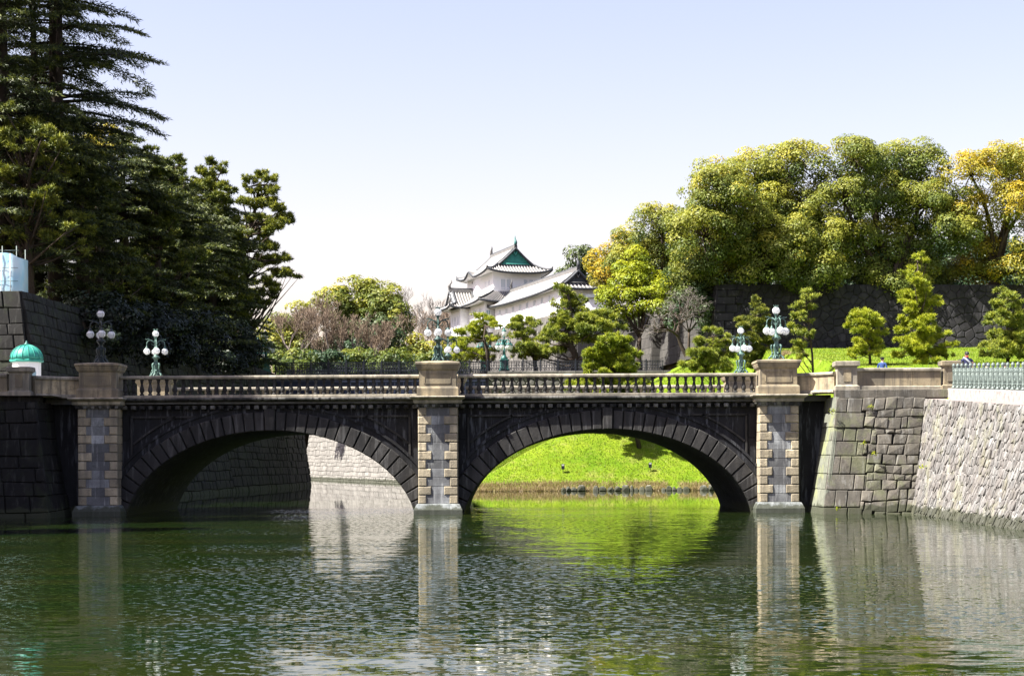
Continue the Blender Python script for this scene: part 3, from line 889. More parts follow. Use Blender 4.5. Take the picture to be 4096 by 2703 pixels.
# piers with quoins, feet and pedestals
def pier(cx):
    b = MB(); b.box(cx-.84, cx+.84, 78.06, YF+.1, .3, 5.02)
    p = b.build('pier', M['pierstone'], br, loc=(cx, 78.5, 0))
    W0 = [(.5, .96, .40), (.5, .96, .40)]
    z = .50; rows = 11; rh = (5.0-.5)/rows
    for r in range(rows):
        wide = .62 if r % 2 else .38
        z0, z1 = .5+r*rh, .5+(r+1)*rh
        for s in (-1, 1):
            b = MB(); w = wide + R.uniform(-.02, .02)
            xa, xb = (cx-.92, cx-.92+w) if s < 0 else (cx+.92-w, cx+.92)
            g = .012
            f = lambda i, y: [(xa+i, y, z0+g+i), (xb-i, y, z0+g+i), (xb-i, y, z1-g-i), (xa+i, y, z1-g-i)]
            top_ = .5 if r < rows-1 else 0
            b.rings([f(0, YF), f(0, 78.0+.045), f(.035, 78.0)])
            b.build('quoin', M['quoin'], p, loc=((xa+xb)/2, 78.05, z0))
        b = MB(); w = .92-wide-.015
        b.box(cx-.92+wide+.01, cx+.92-wide-.01, 78.035+R.uniform(0, .012), 78.3, z0+.006, z1-.006, .008)
        o = b.build('face_stone', M['pierstone'], p, loc=(cx, 78.05, z0))
    b = MB(); b.sq([(1.02,.62,-.4),(1.13,.72,-.4),(1.13,.72,.22),(1.0,.60,.48),(.9,.5,.5)], cx, 78.45)
    o = b.build('foot', M['foot'], br, loc=(cx, 78.4, 0))
    # capital
    b = MB()
    b.sq([(.94,.50,4.98),(.96,.52,5.03),(1.06,.60,5.10),(1.08,.62,5.17)], cx, 78.5)
    for i in range(6):
        x = cx - .92 + i*.368
        b.box(x-.07, x+.07, 77.86, 78.0, 5.0, 5.12)
    o = b.build('capital', M['cornice'], br, loc=(cx, 78.4, 5))
    b = MB(); b.sq([(1.10,.74,5.172),(1.13,.77,5.22),(1.13,.77,5.32),(1.27,1.02,5.42),(1.29,1.05,5.47),(1.25,1.02,5.505)], cx, 78.55)
    b.build('pier_cornice', M['coping'], br, loc=(cx, 78.4, 5.2))

def pedestal(cx, cy, far=False):
    b = MB()
    b.sq([(.97,.80,5.507),(.97,.80,5.86),(.94,.77,5.93),(.86,.70,5.96),(.86,.70,6.70),(.90,.74,6.74),(.94,.77,6.78),(1.0,.83,6.93),(1.0,.83,6.96),(1.04,.87,7.0),(1.04,.87,7.08),(1.0,.83,7.11),(.45,.38,7.17)], cx, cy)
    p = b.build('pedestal', M['granite'], br, loc=(cx, cy, 5.5))
    for s in (-1, 1):
        b = MB(); y = cy + s*.70
        for x0, x1, z0, z1 in ((-.62,.62,6.08,6.11),(-.62,.62,6.55,6.58),(-.62,-.59,6.08,6.58),(.59,.62,6.08,6.58)):
            b.box(cx+x0, cx+x1, min(y, y+s*.02), max(y, y+s*.02), z0, z1)
        o = b.build('panel_moulding', M['granite'], p, loc=(cx, cy, 5.5))
for x in PX:
    pier(x); pedestal(x, 78.75); pedestal(x, 90.9)
for x in PX:
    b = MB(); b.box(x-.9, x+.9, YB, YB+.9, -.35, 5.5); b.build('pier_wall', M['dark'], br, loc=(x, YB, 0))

# ---- solid curving parapets beside the bridge
def sweep(b, path, prof, mi=0):
    path = [Vector((p[0], p[1], 0)) for p in path]; rings = []
    for i, p in enumerate(path):
        d = (path[min(i+1, len(path)-1)] - path[max(i-1, 0)]).normalized(); n = Vector((-d.y, d.x, 0))
        rings.append([tuple(p + n*o + Vector((0, 0, z))) for o, z in prof])
    b.rings(rings, mi=mi)

def parapet(name, label, pieces, z0, posts):
    root = empty(name); tag(root, label, 'parapet')
    for path in pieces:
        b = MB(); sweep(b, path, [(-.22,z0),(-.22,z0+.14),(-.17,z0+.17),(.17,z0+.17),(.22,z0+.14),(.22,z0)]); b.build('base_course', M['coping'], root, loc=(path[0][0], path[0][1], z0))
        b = MB(); sweep(b, path, [(-.20,z0+.83),(-.24,z0+.88),(-.24,z0+.96),(-.18,z0+1.0),(.18,z0+1.0),(.24,z0+.96),(.24,z0+.88),(.20,z0+.83)]); b.build('coping', M['coping'], root, loc=(path[0][0], path[0][1], z0))
        # panels
        P = [Vector((p[0], p[1])) for p in path]
        L = sum((a-c).length for a, c in zip(P, P[1:])); n = max(1, round(L/1.35))
        def pt(s):
            for a, c in zip(P, P[1:]):
                l = (c-a).length
                if s <= l+1e-6: return a.lerp(c, s/l)
                s -= l
            return P[-1]
        for i in range(n):
            sub = [pt(L*(i+f)/n + (.008 if f == 0 else -.008 if f == 1 else 0)) for f in (0, .25, .5, .75, 1)]
            b = MB(); sweep(b, [(v.x, v.y) for v in sub], [(-.15,z0+.17),(-.15,z0+.83),(.15,z0+.83),(.15,z0+.17)])
            b.build('panel', M['granite'], root, loc=(sub[0].x, sub[0].y, z0))
    for x, y, hx, mat in posts:
        b = MB(); b.sq([(hx,.40,z0-.02),(hx,.40,z0+.16),(hx-.07,.34,z0+.20),(hx-.10,.30,z0+.22),(hx-.10,.30,z0+1.02),(hx-.04,.36,z0+1.08),(hx+.01,.41,z0+1.10),(hx+.01,.41,z0+1.28),(hx-.03,.37,z0+1.31)], x, y)
        p = b.build('post', mat, root, loc=(x, y, z0))
        b = MB(); b.box(x-.17, x+.17, y-.33, y-.28, z0+.36, z0+.94, .01); o = b.build('post_panel', M['granite'], p, loc=(x, y, z0))
    return root
def arcp(a, c, bulge, n=8):
    out = []
    for i in range(n+1):
        t = i/n; out.append((lerp(a[0], c[0], t), lerp(a[1], c[1], t) + bulge*4*t*(1-t)))
    return out
parapet('curved_parapet', 'short curved beige parapet right of the right lamp pedestal', [arcp((13.35, 78.75), (15.0, 77.35), .28)], 5.52, [])
parapet('solid_parapet', 'solid beige panelled parapet on the right abutment between two posts', [[(15.85, 77.2), (17.2, 77.2), (18.5, 77.2), (19.75, 77.2)]], 5.665, [(15.42, 77.2, .55, M['coping']), (20.18, 77.2, .42, M['granite'])])
parapet('curved_parapet', 'shaded curved parapet left of the left lamp pedestal', [arcp((-20.25, 78.75), (-22.1, 77.35), .28)], 5.52, [])
parapet('end_parapet', 'shaded parapet and capped post at the far left edge', [[(-27.5, 77.2), (-25, 77.2), (-23.2, 77.2)]], 5.60, [(-22.62, 77.2, .55, M['coping'])])

# ================================================================== BRONZE LAMPS
def lamp_proto(mats):
    root = empty('bridge_lamp')
    bz = mats
    b = MB()
    b.lathe([(.21,0),(.22,.05),(.19,.08),(.13,.16),(.115,.40),(.13,.60),(.16,.68),(.12,.74)], n=10)
    base = b.build('base', bz, root)
    for k in range(4):
        a = k*math.pi/2 + math.pi/4; ca, sa = math.cos(a), math.sin(a)
        pts = [(.36,.0),(.37,.06),(.31,.12),(.24,.17),(.20,.28),(.20,.42),(.24,.56),(.23,.66),(.16,.72)]
        b = MB(); b.tube([(r*ca, r*sa, z+.02) for r, z in pts], [.045,.06,.05,.04,.038,.038,.05,.055,.03], n=6)
        b.lathe([(.0,-.05),(.06,-.03),(.075,0),(.05,.045),(0,.05)], cx=.36*ca, cy=.36*sa, cz=.055, n=6)
        b.build('scroll_foot', bz, base)
    for k in range(4):
        a = k*math.pi/2; ca, sa = math.cos(a), math.sin(a)
        b = MB()
        b.lathe([(.0,-.06),(.05,-.03),(.055,.02),(.03,.07),(0,.08)], cx=.19*ca, cy=.19*sa, cz=.30, n=6)
        b.tube([(.25*ca-.10*sa, .25*sa+.10*ca, .22), (.24*ca, .24*sa, .12), (.25*ca+.10*sa, .25*sa-.10*ca, .22)], .03, n=5)
        b.build('relief', bz, base)
    b = MB()
    b.lathe([(.12,.74),(.10,.78),(.095,.90),(.12,.93),(.13,.96),(.19,1.0),(.21,1.05),(.18,1.10),(.10,1.14),(.085,1.2),(.055,1.3),(.045,1.6),(.06,1.66),(.05,1.72),(.05,1.85),(.075,1.9),(.05,1.96),(.05,2.05),(.09,2.12),(.11,2.16)], n=10)
    for k in range(8):
        a = k*math.pi/4; b.lathe([(0,-.05),(.045,0),(0,.05)], cx=.19*math.cos(a), cy=.19*math.sin(a), cz=1.03, n=5)
    b.build('column', bz, root)
    gl = MB()
    gl.lathe([(.03,-.178),(.09,-.155),(.14,-.11),(.172,-.05),(.18,.0),(.172,.05),(.14,.11),(.09,.155),(.03,.178)], n=16)
    gme = gl.mesh('globe', M['glass'])
    cg = MB()
    for k in range(2):
        a = k*math.pi/2 + .5; n = 24
        cg.tube([(.184*math.cos(t)*math.cos(a), .184*math.cos(t)*math.sin(a), .184*math.sin(t)) for t in [2*math.pi*i/n for i in range(n+1)]], .0045, n=4, cap=False)
    cg.tube([(.184*math.cos(2*math.pi*i/24), .184*math.sin(2*math.pi*i/24), 0) for i in range(25)], .0045, n=4, cap=False)
    cme = cg.mesh('cage', bz)
    cp = MB(); cp.lathe([(.03,-.205),(.05,-.19),(.05,-.17)], n=8); cp.lathe([(.09,.13),(.10,.15),(.075,.20),(.035,.25),(.03,.30)], n=10)
    cpme = cp.mesh('cap', bz)
    def globe(loc, up=False):
        g = put('globe', gme, root, loc); put('cage', cme, g)
        if not up: put('cap', cpme, g)
        else:
            c = MB(); c.lathe([(.11,-.17),(.09,-.15)], n=10); c.lathe([(.10,.14),(.105,.17),(.085,.20),(.06,.21)], n=10)
            for k in range(6):
                a = k*math.pi/3; c.tube([(.09*math.cos(a), .09*math.sin(a), .19), (.12*math.cos(a), .12*math.sin(a), .26)], [.025,.008], n=4)
            c.build('crown', bz, g)
    globe((0, 0, 2.32), True)
    for k in range(4):
        a = k*math.pi/2; ca, sa = math.cos(a), math.sin(a)
        b = MB()
        pts = [(.05,1.78),(.14,1.90),(.26,1.96),(.38,1.94),(.455,1.86),(.48,1.74),(.48,1.64)]
        b.tube([(r*ca, r*sa, z) for r, z in pts], [.035,.034,.03,.028,.026,.026,.03], n=6)
        b.tube([(r*ca, r*sa, z) for r, z in [(.26,1.96),(.40,2.02),(.52,2.00),(.55,2.05)]], [.03,.026,.018,.006], n=5)
        b.tube([(r*ca, r*sa, z) for r, z in [(.05,1.62),(.12,1.70),(.20,1.72),(.22,1.78),(.18,1.80)]], [.02]*5, n=5)
        b.build('arm', bz, root)
        globe((.48*ca, .48*sa, 1.36))
    return root

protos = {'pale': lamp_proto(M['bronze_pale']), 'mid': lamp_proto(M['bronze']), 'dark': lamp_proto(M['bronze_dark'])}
used = set()
def lamp(kind, loc, rz, label, scale=1.0):
    o = protos[kind] if kind not in used else copy_tree(protos[kind]); used.add(kind)
    o.location = loc; o.rotation_euler = (0, 0, rz); o.scale = (scale,)*3
    tag(o, label, 'lamp', 'bronze globe lamps on the stone bridge'); return o
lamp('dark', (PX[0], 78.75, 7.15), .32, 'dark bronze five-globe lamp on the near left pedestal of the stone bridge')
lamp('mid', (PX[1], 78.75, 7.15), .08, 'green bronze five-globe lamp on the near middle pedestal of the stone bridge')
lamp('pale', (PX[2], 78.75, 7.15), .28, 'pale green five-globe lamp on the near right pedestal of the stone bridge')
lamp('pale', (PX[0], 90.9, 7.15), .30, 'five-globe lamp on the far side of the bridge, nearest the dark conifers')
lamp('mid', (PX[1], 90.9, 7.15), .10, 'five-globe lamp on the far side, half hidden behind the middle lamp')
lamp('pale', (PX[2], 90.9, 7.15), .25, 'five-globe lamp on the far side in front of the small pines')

# ================================================================== IRON RAILING BRIDGE
YI = 165.5
ib = empty('iron_bridge'); tag(ib, 'dark iron girder bridge with ornate black railing behind the stone bridge', 'bridge')
X0, X1 = -23.3, -2.4
b = MB(); b.box(X0, X1, YI-.1, YI+.15, 9.0, 10.35); b.box(X0, X1, YI-.22, YI+.25, 10.35, 10.48); b.box(X0, X1, YI-.22, YI+.25, 8.9, 9.0)
b.build('girder', M['girder'], ib)
b = MB(); b.box(X0, X1, YI+.15, YI+8, 10.5, 10.9); b.build('deck', M['asphalt'], ib)
for i in range(24):
    x = X0 + (i+.5)*(X1-X0)/24
    b = MB(); b.box(x-.05, x+.05, YI-.2, YI-.1, 9.0, 10.34); b.build('stiffener', M['girder'], ib, loc=(x, YI, 9))
b = MB(); b.box(X0, X1, YI-.15, YI+.3, 10.9, 11.02); b.box(X0, X1, YI+7.6, YI+8.0, 8.9, 11.02); b.build('edge_beam', M['girder'], ib)

def rail_panel(w):
    b = MB()
    b.box(-w/2, w/2, -.03, .03, .98, 1.04); b.box(-w/2, w/2, -.025, .025, .06, .11); b.box(-w/2, w/2, -.02, .02, .80, .84)
    n = max(2, round(w/.25))
    for i in range(n):
        x = -w/2 + (i+.5)*w/n
        b.box(x-.022, x+.022, -.02, .02, .1, .98)
        for s, z0 in ((1, .30), (-1, .58)):
            pts = [(x + s*.12*math.cos(a)*(1-a/9), 0, z0 + .14*math.sin(a)*(1-a/9)) for a in [k*.55 for k in range(13)]]
            b.tube(pts, .032, n=3, cap=False)
        pts = [(x+.09*math.cos(a), 0, .91+.06*math.sin(a)) for a in [k*math.pi/4 for k in range(9)]]
        b.tube(pts, .014, n=3, cap=False)
    return b.mesh('railing_panel', M['iron'])
pm = rail_panel(1.74)
po = MB(); po.box(-.06, .06, -.06, .06, 0, 1.1); po.lathe([(.0,1.2),(.07,1.15),(.05,1.1)], n=6); pom = po.mesh('railing_post', M['iron'])
for i in range(12):
    x = X0 + (i+.5)*(X1-X0)/12
    put('railing_panel', pm, ib, (x, YI, 11.02)).scale.z = 1.25; put('railing_post', pom, ib, (x-(X1-X0)/24, YI, 11.02)).scale.z = 1.25
    if i % 2 == 0:
        put('railing_panel', pm, ib, (x, YI+7.8, 11.02)); put('railing_panel', pm, ib, (x+(X1-X0)/12, YI+7.8, 11.02))
rr = empty('bank_railing'); tag(rr, 'ornate iron railing on a stone curb right of the iron bridge', 'railing')
for i in range(10):
    x = -1.5 + i*1.75
    put('railing_panel', pm, rr, (x, 166.35, 11.38)); put('railing_post', pom, rr, (x-.87, 166.35, 11.38))
lr = empty('iron_railing'); tag(lr, 'iron railing in the shade left of the iron bridge', 'railing')
for i in range(4):
    x = -30.2 + i*1.75
    put('railing_panel', pm, lr, (x, 165.5, 11.2)); put('railing_post', pom, lr, (x-.87, 165.5, 11.2))

def iron_lamp(mat):
    root = empty('tall_lamp')
    b = MB(); b.sq([(.45,.45,0),(.45,.45,.18),(.36,.36,.24),(.33,.33,.95),(.40,.40,1.02),(.40,.40,1.10),(.2,.2,1.16)], 0, 0); b.build('base', mat, root)
    b = MB(); b.lathe([(.34,1.16),(.30,1.28),(.16,1.5),(.11,1.75),(.17,1.85),(.10,1.95),(.07,2.3),(.12,2.4),(.06,2.5),(.05,3.1),(.10,3.2),(.13,3.28)], n=10); b.build('column', mat, root)
    g = MB(); g.lathe([(.05,-.26),(.15,-.20),(.21,-.05),(.22,.08),(.20,.18),(.17,.22)], n=12); gme = g.mesh('globe', M['glass'])
    c = MB(); c.lathe([(.24,.20),(.24,.25),(.17,.32),(.10,.36),(.10,.42),(.05,.48),(.03,.58)], n=10); c.lathe([(.06,-.27),(.02,-.33),(.0,-.35)], n=8); cme = c.mesh('cap', mat)
    def gl(loc): o = put('globe', gme, root, loc); put('cap', cme, o)
    gl((0, 0, 3.56))
    for k in range(6):
        a = k*math.pi/3; ca, sa = math.cos(a), math.sin(a)
        b = MB(); b.tube([(r*ca, r*sa, z) for r, z in [(.06,2.55),(.18,2.85),(.36,2.98),(.54,2.92),(.62,2.78),(.63,2.70)]], [.05,.05,.045,.04,.035,.035], n=5)
        b.tube([(r*ca, r*sa, z) for r, z in [(.06,2.45),(.2,2.5),(.3,2.6),(.24,2.7)]], [.03]*4, n=4)
        b.build('arm', mat, root); gl((.63*ca, .63*sa, 2.25))
    return root
il = iron_lamp(M['teal'])
def place_il(first, p, rz, s, label):
    o = il if first else copy_tree(il)
    o.location = p; o.rotation_euler = (0, 0, rz); o.scale = (s,)*3
    tag(o, label, 'lamp', 'teal lamps of the iron bridge'); return o
place_il(True, (-24.2, 165.2, 11.2), .2, 1.05, 'teal many-globed lamp at the left end of the iron bridge, partly behind pine branches')
place_il(False, (-26.2, 173.0, 11.2), .5, 1.0, 'teal lamp just behind and left of another at the iron bridge left end')
place_il(False, at(2017, 1484, 167.0), .2, 1.05, 'teal many-globed lamp in front of the pines at the iron bridge right end')
place_il(False, at(1937, 1484, 175.5), .1, 1.0, 'smaller teal lamp between the middle bridge lamp and the pines')

# ================================================================== CASTLE TURRET
U = Vector((.955, .297, 0)); Vv = Vector((-.297, .955, 0))
CO = at(1973, 1168, 236.0); CO.z = 0
def L2W(u, v, z): return CO + U*u + Vv*v + Vector((0, 0, z))
class Fr:
    """a local frame: u right, v back, with an optional quarter turn for roofs"""
    def __init__(s, u0, v0, z0, turn=False): s.o = (u0, v0, z0); s.t = turn
    def __call__(s, u, v, z):
        if s.t: u, v = -v, u
        return L2W(s.o[0]+u, s.o[1]+v, s.o[2]+z)

def prism(parent, name, fr, u0, u1, v0, v1, z0, z1, mat):
    b = MB(); b.rings([[fr(u0,v0,z0),fr(u1,v0,z0),fr(u1,v1,z0),fr(u0,v1,z0)],[fr(u0,v0,z1),fr(u1,v0,z1),fr(u1,v1,z1),fr(u0,v1,z1)]])
    return b.build(name, mat, parent)

def irimoya(parent, fr, W, L, h, g, lift=.35, pw_=1.35, front=True, back=True, bow=None, gable=True, rib=.42, gmat='copper', gtrim='copper_light', fin='teal'):
    """hip-and-gable tiled roof: W across u, L along v, centred on fr; g = depth of the end skirts"""
    hw, hl = W/2, L/2; sg = g/hw
    def z_side(s): return h * (s**pw_)
    def cor(e): return lift * max(0, e)**3           # upturn towards the corners
    def side(sx, v, s):
        u = sx*hw*(1-s); e = abs(v)/hl
        z = z_side(s) + cor(e)*(1-s)**2
        if bow and sx == bow[0]: z += bow[3]*math.exp(-((v-bow[1])/bow[2])**2)*max(0, 1-s*2.2)
        return fr(u, v, z)
    def end(sy, u, s):
        v = sy*(hl - s*hw); e = abs(u)/hw
        return fr(u, v, z_side(s) + cor(e)*(1-s)**2)
    def vlim(s, sy):
        if s <= sg: return hl - s*hw
        return hl - g + .35
    b = MB(); ribs = MB(); edge = MB(); soff = MB()
    NS = 10
    sv = [i/NS for i in range(NS+1)]
    sv = sorted(set(sv + [sg]))
    for sx in (-1, 1):
        NVv = 28
        for s0, s1 in zip(sv, sv[1:]):
            for j in range(NVv):
                t0, t1 = -1+2*j/NVv, -1+2*(j+1)/NVv
                lim0 = vlim(s0, 1) if s0 < sg else hl-g+.35; lim1 = vlim(s1, 1) if s1 <= sg else hl-g+.35
                if s0 >= sg: lim1 = hl-g+.35
                b.face([side(sx, t0*lim0, s0), side(sx, t1*lim0, s0), side(sx, t1*lim1, s1), side(sx, t0*lim1, s1)], True)
        n = int(2*hl/rib)
        for i in range(n+1):
            v = -hl + .12 + i*(2*hl-.24)/n
            if hl - abs(v) > g: smax = 1.0 if abs(v) < hl-g+.3 else sg
            else: smax = min(1, (hl-abs(v))/hw)
            if smax < .05: continue
            pts = [side(sx, v, smax*k/6) + Vector((0,0,.045)) for k in range(7)]
            ribs.tube(pts, .085, n=4, smooth=False)
        # eave edge tiles and soffit
        pts = [side(sx, hl*(-1+2*k/24), 0) for k in range(25)]
        edge.tube([p + Vector((0,0,-.06)) for p in pts], .17, n=6)
        for k in range(24):
            v0, v1 = hl*(-1+2*k/24), hl*(-1+2*(k+1)/24)
            lim = (hl-1.15)/hl
            soff.face([side(sx, v0, 0)+Vector((0,0,-.2)), side(sx, v1, 0)+Vector((0,0,-.2)), fr(sx*(hw-1.2), v1*lim, .12), fr(sx*(hw-1.2), v0*lim, .12)])
        for sy in (-1, 1):   # descending ridge beside the gable
            pts = [side(sx, sy*(hl-g-.15), sg*.9 + (1-sg*.9)*k/8)+Vector((0,0,.12)) for k in range(9)]
            if gable: edge.tube(pts, .16, n=6)
    for sy in (-1, 1):
        for k in range(NS):
            s0, s1 = sg*k/NS, sg*(k+1)/NS
            for j in range(16):
                t0, t1 = -1+2*j/16, -1+2*(j+1)/16
                b.face([end(sy, t0*hw*(1-s0), s0), end(sy, t1*hw*(1-s0), s0), end(sy, t1*hw*(1-s1), s1), end(sy, t0*hw*(1-s1), s1)], True)
        n = int(2*hw/rib)
        for i in range(n+1):
            u = -hw + .12 + i*(2*hw-.24)/n
            smax = min(sg, (hw-abs(u))/hw)
            if smax < .04: continue
            ribs.tube([end(sy, u, smax*k/5)+Vector((0,0,.045)) for k in range(6)], .085, n=4, smooth=False)
        pts = [end(sy, hw*(-1+2*k/20), 0) for k in range(21)]
        edge.tube([p + Vector((0,0,-.06)) for p in pts], .17, n=6)
        for k in range(20):
            u0, u1 = hw*(-1+2*k/20), hw*(-1+2*(k+1)/20); lim = (hw-1.15)/hw
            soff.face([end(sy, u0, 0)+Vector((0,0,-.2)), end(sy, u1, 0)+Vector((0,0,-.2)), fr(u1*lim, sy*(hl-1.2), .12), fr(u0*lim, sy*(hl-1.2), .12)])
        for sx in (-1, 1):   # hip ridges with upturned tips
            pts = [end(sy, sx*hw*(1-sg*k/8), sg*k/8)+Vector((0,0,.12)) for k in range(9)]
            tip = pts[0] + (pts[0]-pts[1])*.25 + Vector((0,0,.28))
            edge.tube([tip]+pts, [.05]+[.16]*9, n=6)
    roof = b.build('roof', M['tile'], parent)
    tag(ribs.build('tile_rolls', M['tile_light'], roof), kind='stuff')
    edge.build('ridge_tiles', M['tile_edge'], roof)
    soff.build('soffit', M['plaster'], roof)
    # main ridge
    rb = MB(); top = h
    hl2 = hl-g+.35
    r0 = [fr(-.26,-hl2,top-.15),fr(.26,-hl2,top-.15),fr(.26,hl2,top-.15),fr(-.26,hl2,top-.15)]
    r1 = [fr(-.20,-hl2-.05,top+.34),fr(.20,-hl2-.05,top+.34),fr(.20,hl2+.05,top+.34),fr(-.20,hl2+.05,top+.34)]
    rb.rings([r0, r1])
    rg = rb.build('main_ridge', M['tile'], roof)
    rc = MB(); rc.tube([fr(0,-hl2-.1,top+.38), fr(0,0,top+.36), fr(0,hl2+.1,top+.38)], .17, n=8); rc.build('ridge_cap', M['tile_edge'], roof)
    if gable:
        for sy in (-1, 1):
            if (sy < 0 and not front) or (sy > 0 and not back): continue
            v = sy*(hl-g)
            zb = z_side(sg)
            gb = MB(); n = 12
            prof = [(-hw*(1-(sg+(1-sg)*k/n)), z_side(sg+(1-sg)*k/n)) for k in range(n+1)]
            prof = prof + [(-x, z) for x, z in reversed(prof[:-1])]
            gb.face([fr(x, v, z) for x, z in prof]); gp = gb.build('gable_panel', M[gmat], roof)
            tr = MB()
            tr.tube([fr(x*.94, v+sy*.10, zb+(z-zb)*.94+.05) for x, z in prof], .13, n=5); tr.tube([fr(x, v+sy*.10, zb+.12) for x in (-hw*(1-sg)*.9, hw*(1-sg)*.9)], .12, n=5)
            tr.build('gable_trim', M[gtrim], roof)
            bb = MB(); bb.tube([fr(x, v+sy*.33, z-.06) for x, z in prof], .17, n=5); bb.build('bargeboard', M['tile_edge'], roof)
            pd = MB(); zt = zb+(h-zb)*.78
            pd.tube([fr(-.55,v+sy*.18,zt-.25), fr(-.25,v+sy*.18,zt+.02), fr(0,v+sy*.18,zt-.5), fr(.25,v+sy*.18,zt+.02), fr(.55,v+sy*.18,zt-.25)], [.05,.12,.16,.12,.05], n=6); pd.build('gable_pendant', M[gtrim], roof)
    for sy in (-1, 1):
        if W < 5: continue
        f = MB(); v = sy*(hl2-.15)
        f.tube([fr(0,v,top+.35), fr(0,v+sy*.16,top+.75), fr(0,v+sy*.02,top+1.05), fr(0,v-sy*.22,top+1.35), fr(0,v-sy*.12,top+1.75)], [.20,.22,.15,.10,.02], n=6)
        f.build('ridge_finial', M[fin] if sy < 0 else M['tile'], roof)
    return roof

def slit_window(parent, face, a0, a1, z0, z1, bars=3):
    """face(a, z, d): point on the wall at a along, z up, d outwards"""
    b = MB(); b.face([face(a0,z0,.02), face(a1,z0,.02), face(a1,z1,.02), face(a0,z1,.02)])
    w = b.build('window', M['window'], parent)
    for i in range(bars+1):
        a = lerp(a0, a1, i/bars)
        m = MB(); hwid = .045
        m.rings([[face(a-hwid,z0,.0),face(a+hwid,z0,.0),face(a+hwid,z1,.0),face(a-hwid,z1,.0)],[face(a-hwid,z0,.09),face(a+hwid,z0,.09),face(a+hwid,z1,.09),face(a-hwid,z1,.09)]])
        m.build('window_bar', M['plaster'], w)
    m = MB(); m.rings([[face(a0-.1,z0-.12,0),face(a1+.1,z0-.12,0),face(a1+.1,z0,0),face(a0-.1,z0,0)],[face(a0-.1,z0-.12,.1),face(a1+.1,z0-.12,.1),face(a1+.1,z0,.1),face(a0-.1,z0,.1)]]); m.build('window_sill', M['plaster'], w)
    return w

ct = empty('castle_turret', tuple(CO)); ct.location = (0, 0, 0)
tag(ct, 'white two-storey castle turret with curved tiled roofs and a green gable', 'castle turret')
G = Fr(0, 0, 0)
prism(ct, 'storey_wall', G, 0, 7.1, 0, 13.4, 24.5, 29.4, M['plaster'])
prism(ct, 'ground_storey_wall', G, -1.35, 8.2, -.3, 14.5, 20.6, 25.6, M['plaster'])
prism(ct, 'bay_wall', G, -2.6, -1.3, 8.0, 13.4, 20.6, 25.0, M['plaster'])
for z in (26.9, 28.2):
    b = MB()
    b.rings([[G(-.04,-.04,z),G(7.14,-.04,z),G(7.14,13.44,z),G(-.04,13.44,z)],[G(-.04,-.04,z+.12),G(7.14,-.04,z+.12),G(7.14,13.44,z+.12),G(-.04,13.44,z+.12)]]); b.build('band', M['plaster'], ct)
irimoya(ct, Fr(3.55, 6.7, 29.05), 9.6, 15.9, 3.7, 2.2, lift=.55, bow=(-1, 1.5, 1.5, .95))
ff = lambda a, z, d: G(a, -d, z)          # front wall
fl = lambda a, z, d: G(-d, a, z)          # left wall
for a in (1.15, 2.0, 4.5, 5.35): slit_window(ct, ff, a, a+.55, 26.75, 28.15)
for a in (1.6, 3.4): slit_window(ct, fl, a, a+.6, 26.9, 28.1)
fl2 = lambda a, z, d: G(-1.35-d, a, z)
for a in (1.4, 4.2): slit_window(ct, fl2, a, a+.8, 22.4, 24.1)
fl3 = lambda a, z, d: G(-2.6-d, a, z)
for a in (8.8, 10.4, 12.0): slit_window(ct, fl3, a, a+.6, 22.2, 23.6)
# lower skirt roof: front and left, and the projecting bay roof with its own gable
def skirt(parent, pts_in, pts_out, zi, zo, lift=.3):
    b = MB(); r = MB(); e = MB()
    for (pi, qi, po_, qo) in zip(pts_in, pts_in[1:], pts_out, pts_out[1:]):
        n = 18
        def S(t, s):
            ui, vi = lerp(pi[0],qi[0],t), lerp(pi[1],qi[1],t); uo, vo = lerp(po_[0],qo[0],t), lerp(po_[1],qo[1],t)
            z = zo + (zi-zo)*s**1.3 + lift*abs(2*t-1)**4*(1-s)
            return G(lerp(uo,ui,s), lerp(vo,vi,s), z)
        for i in range(n):
            for k in range(4): b.face([S(i/n,k/4), S((i+1)/n,k/4), S((i+1)/n,(k+1)/4), S(i/n,(k+1)/4)], True)
        ln = math.hypot(qo[0]-po_[0], qo[1]-po_[1]); m = int(ln/.42)
        for i in range(m+1): r.tube([S((i+.0)/m, k/4)+Vector((0,0,.05)) for k in range(5)], .085, n=4, smooth=False)
        e.tube([S(i/n,0)+Vector((0,0,-.06)) for i in range(n+1)], .16, n=6)
        e.tube([S(0,k/4)+Vector((0,0,.12)) for k in range(5)], .15, n=6); e.tube([S(1,k/4)+Vector((0,0,.12)) for k in range(5)], .15, n=6)
        for i in range(n): b.face([S(i/n,0)+Vector((0,0,-.2)), S((i+1)/n,0)+Vector((0,0,-.2)), S((i+1)/n,1)+Vector((0,0,-1.4)), S(i/n,1)+Vector((0,0,-1.4))], False, 1)
    o = b.build('skirt_roof', [M['tile'], M['plaster']], parent); tag(r.build('tile_rolls', M['tile_light'], o), kind='stuff'); e.build('ridge_tiles', M['tile_edge'], o)
skirt(ct, [(7.1, 0), (0, 0), (0, 13.4)], [(9.4, -1.6), (-2.6, -1.6), (-2.6, 15.0)], 26.4, 24.9)
irimoya(ct, Fr(-1.6, 10.6, 24.75, True), 6.6, 5.6, 2.6, 1.2, lift=.3, gmat='tile', gtrim='plaster', fin='tile')
prism(ct, 'stone_base', G, -1.7, 8.4, -.7, 14.8, 10.0, 20.6, M['castlewall'])
prism(ct, 'bay_base', G, -3.0, -1.3, 7.6, 13.8, 10.0, 20.6, M['castlewall'])

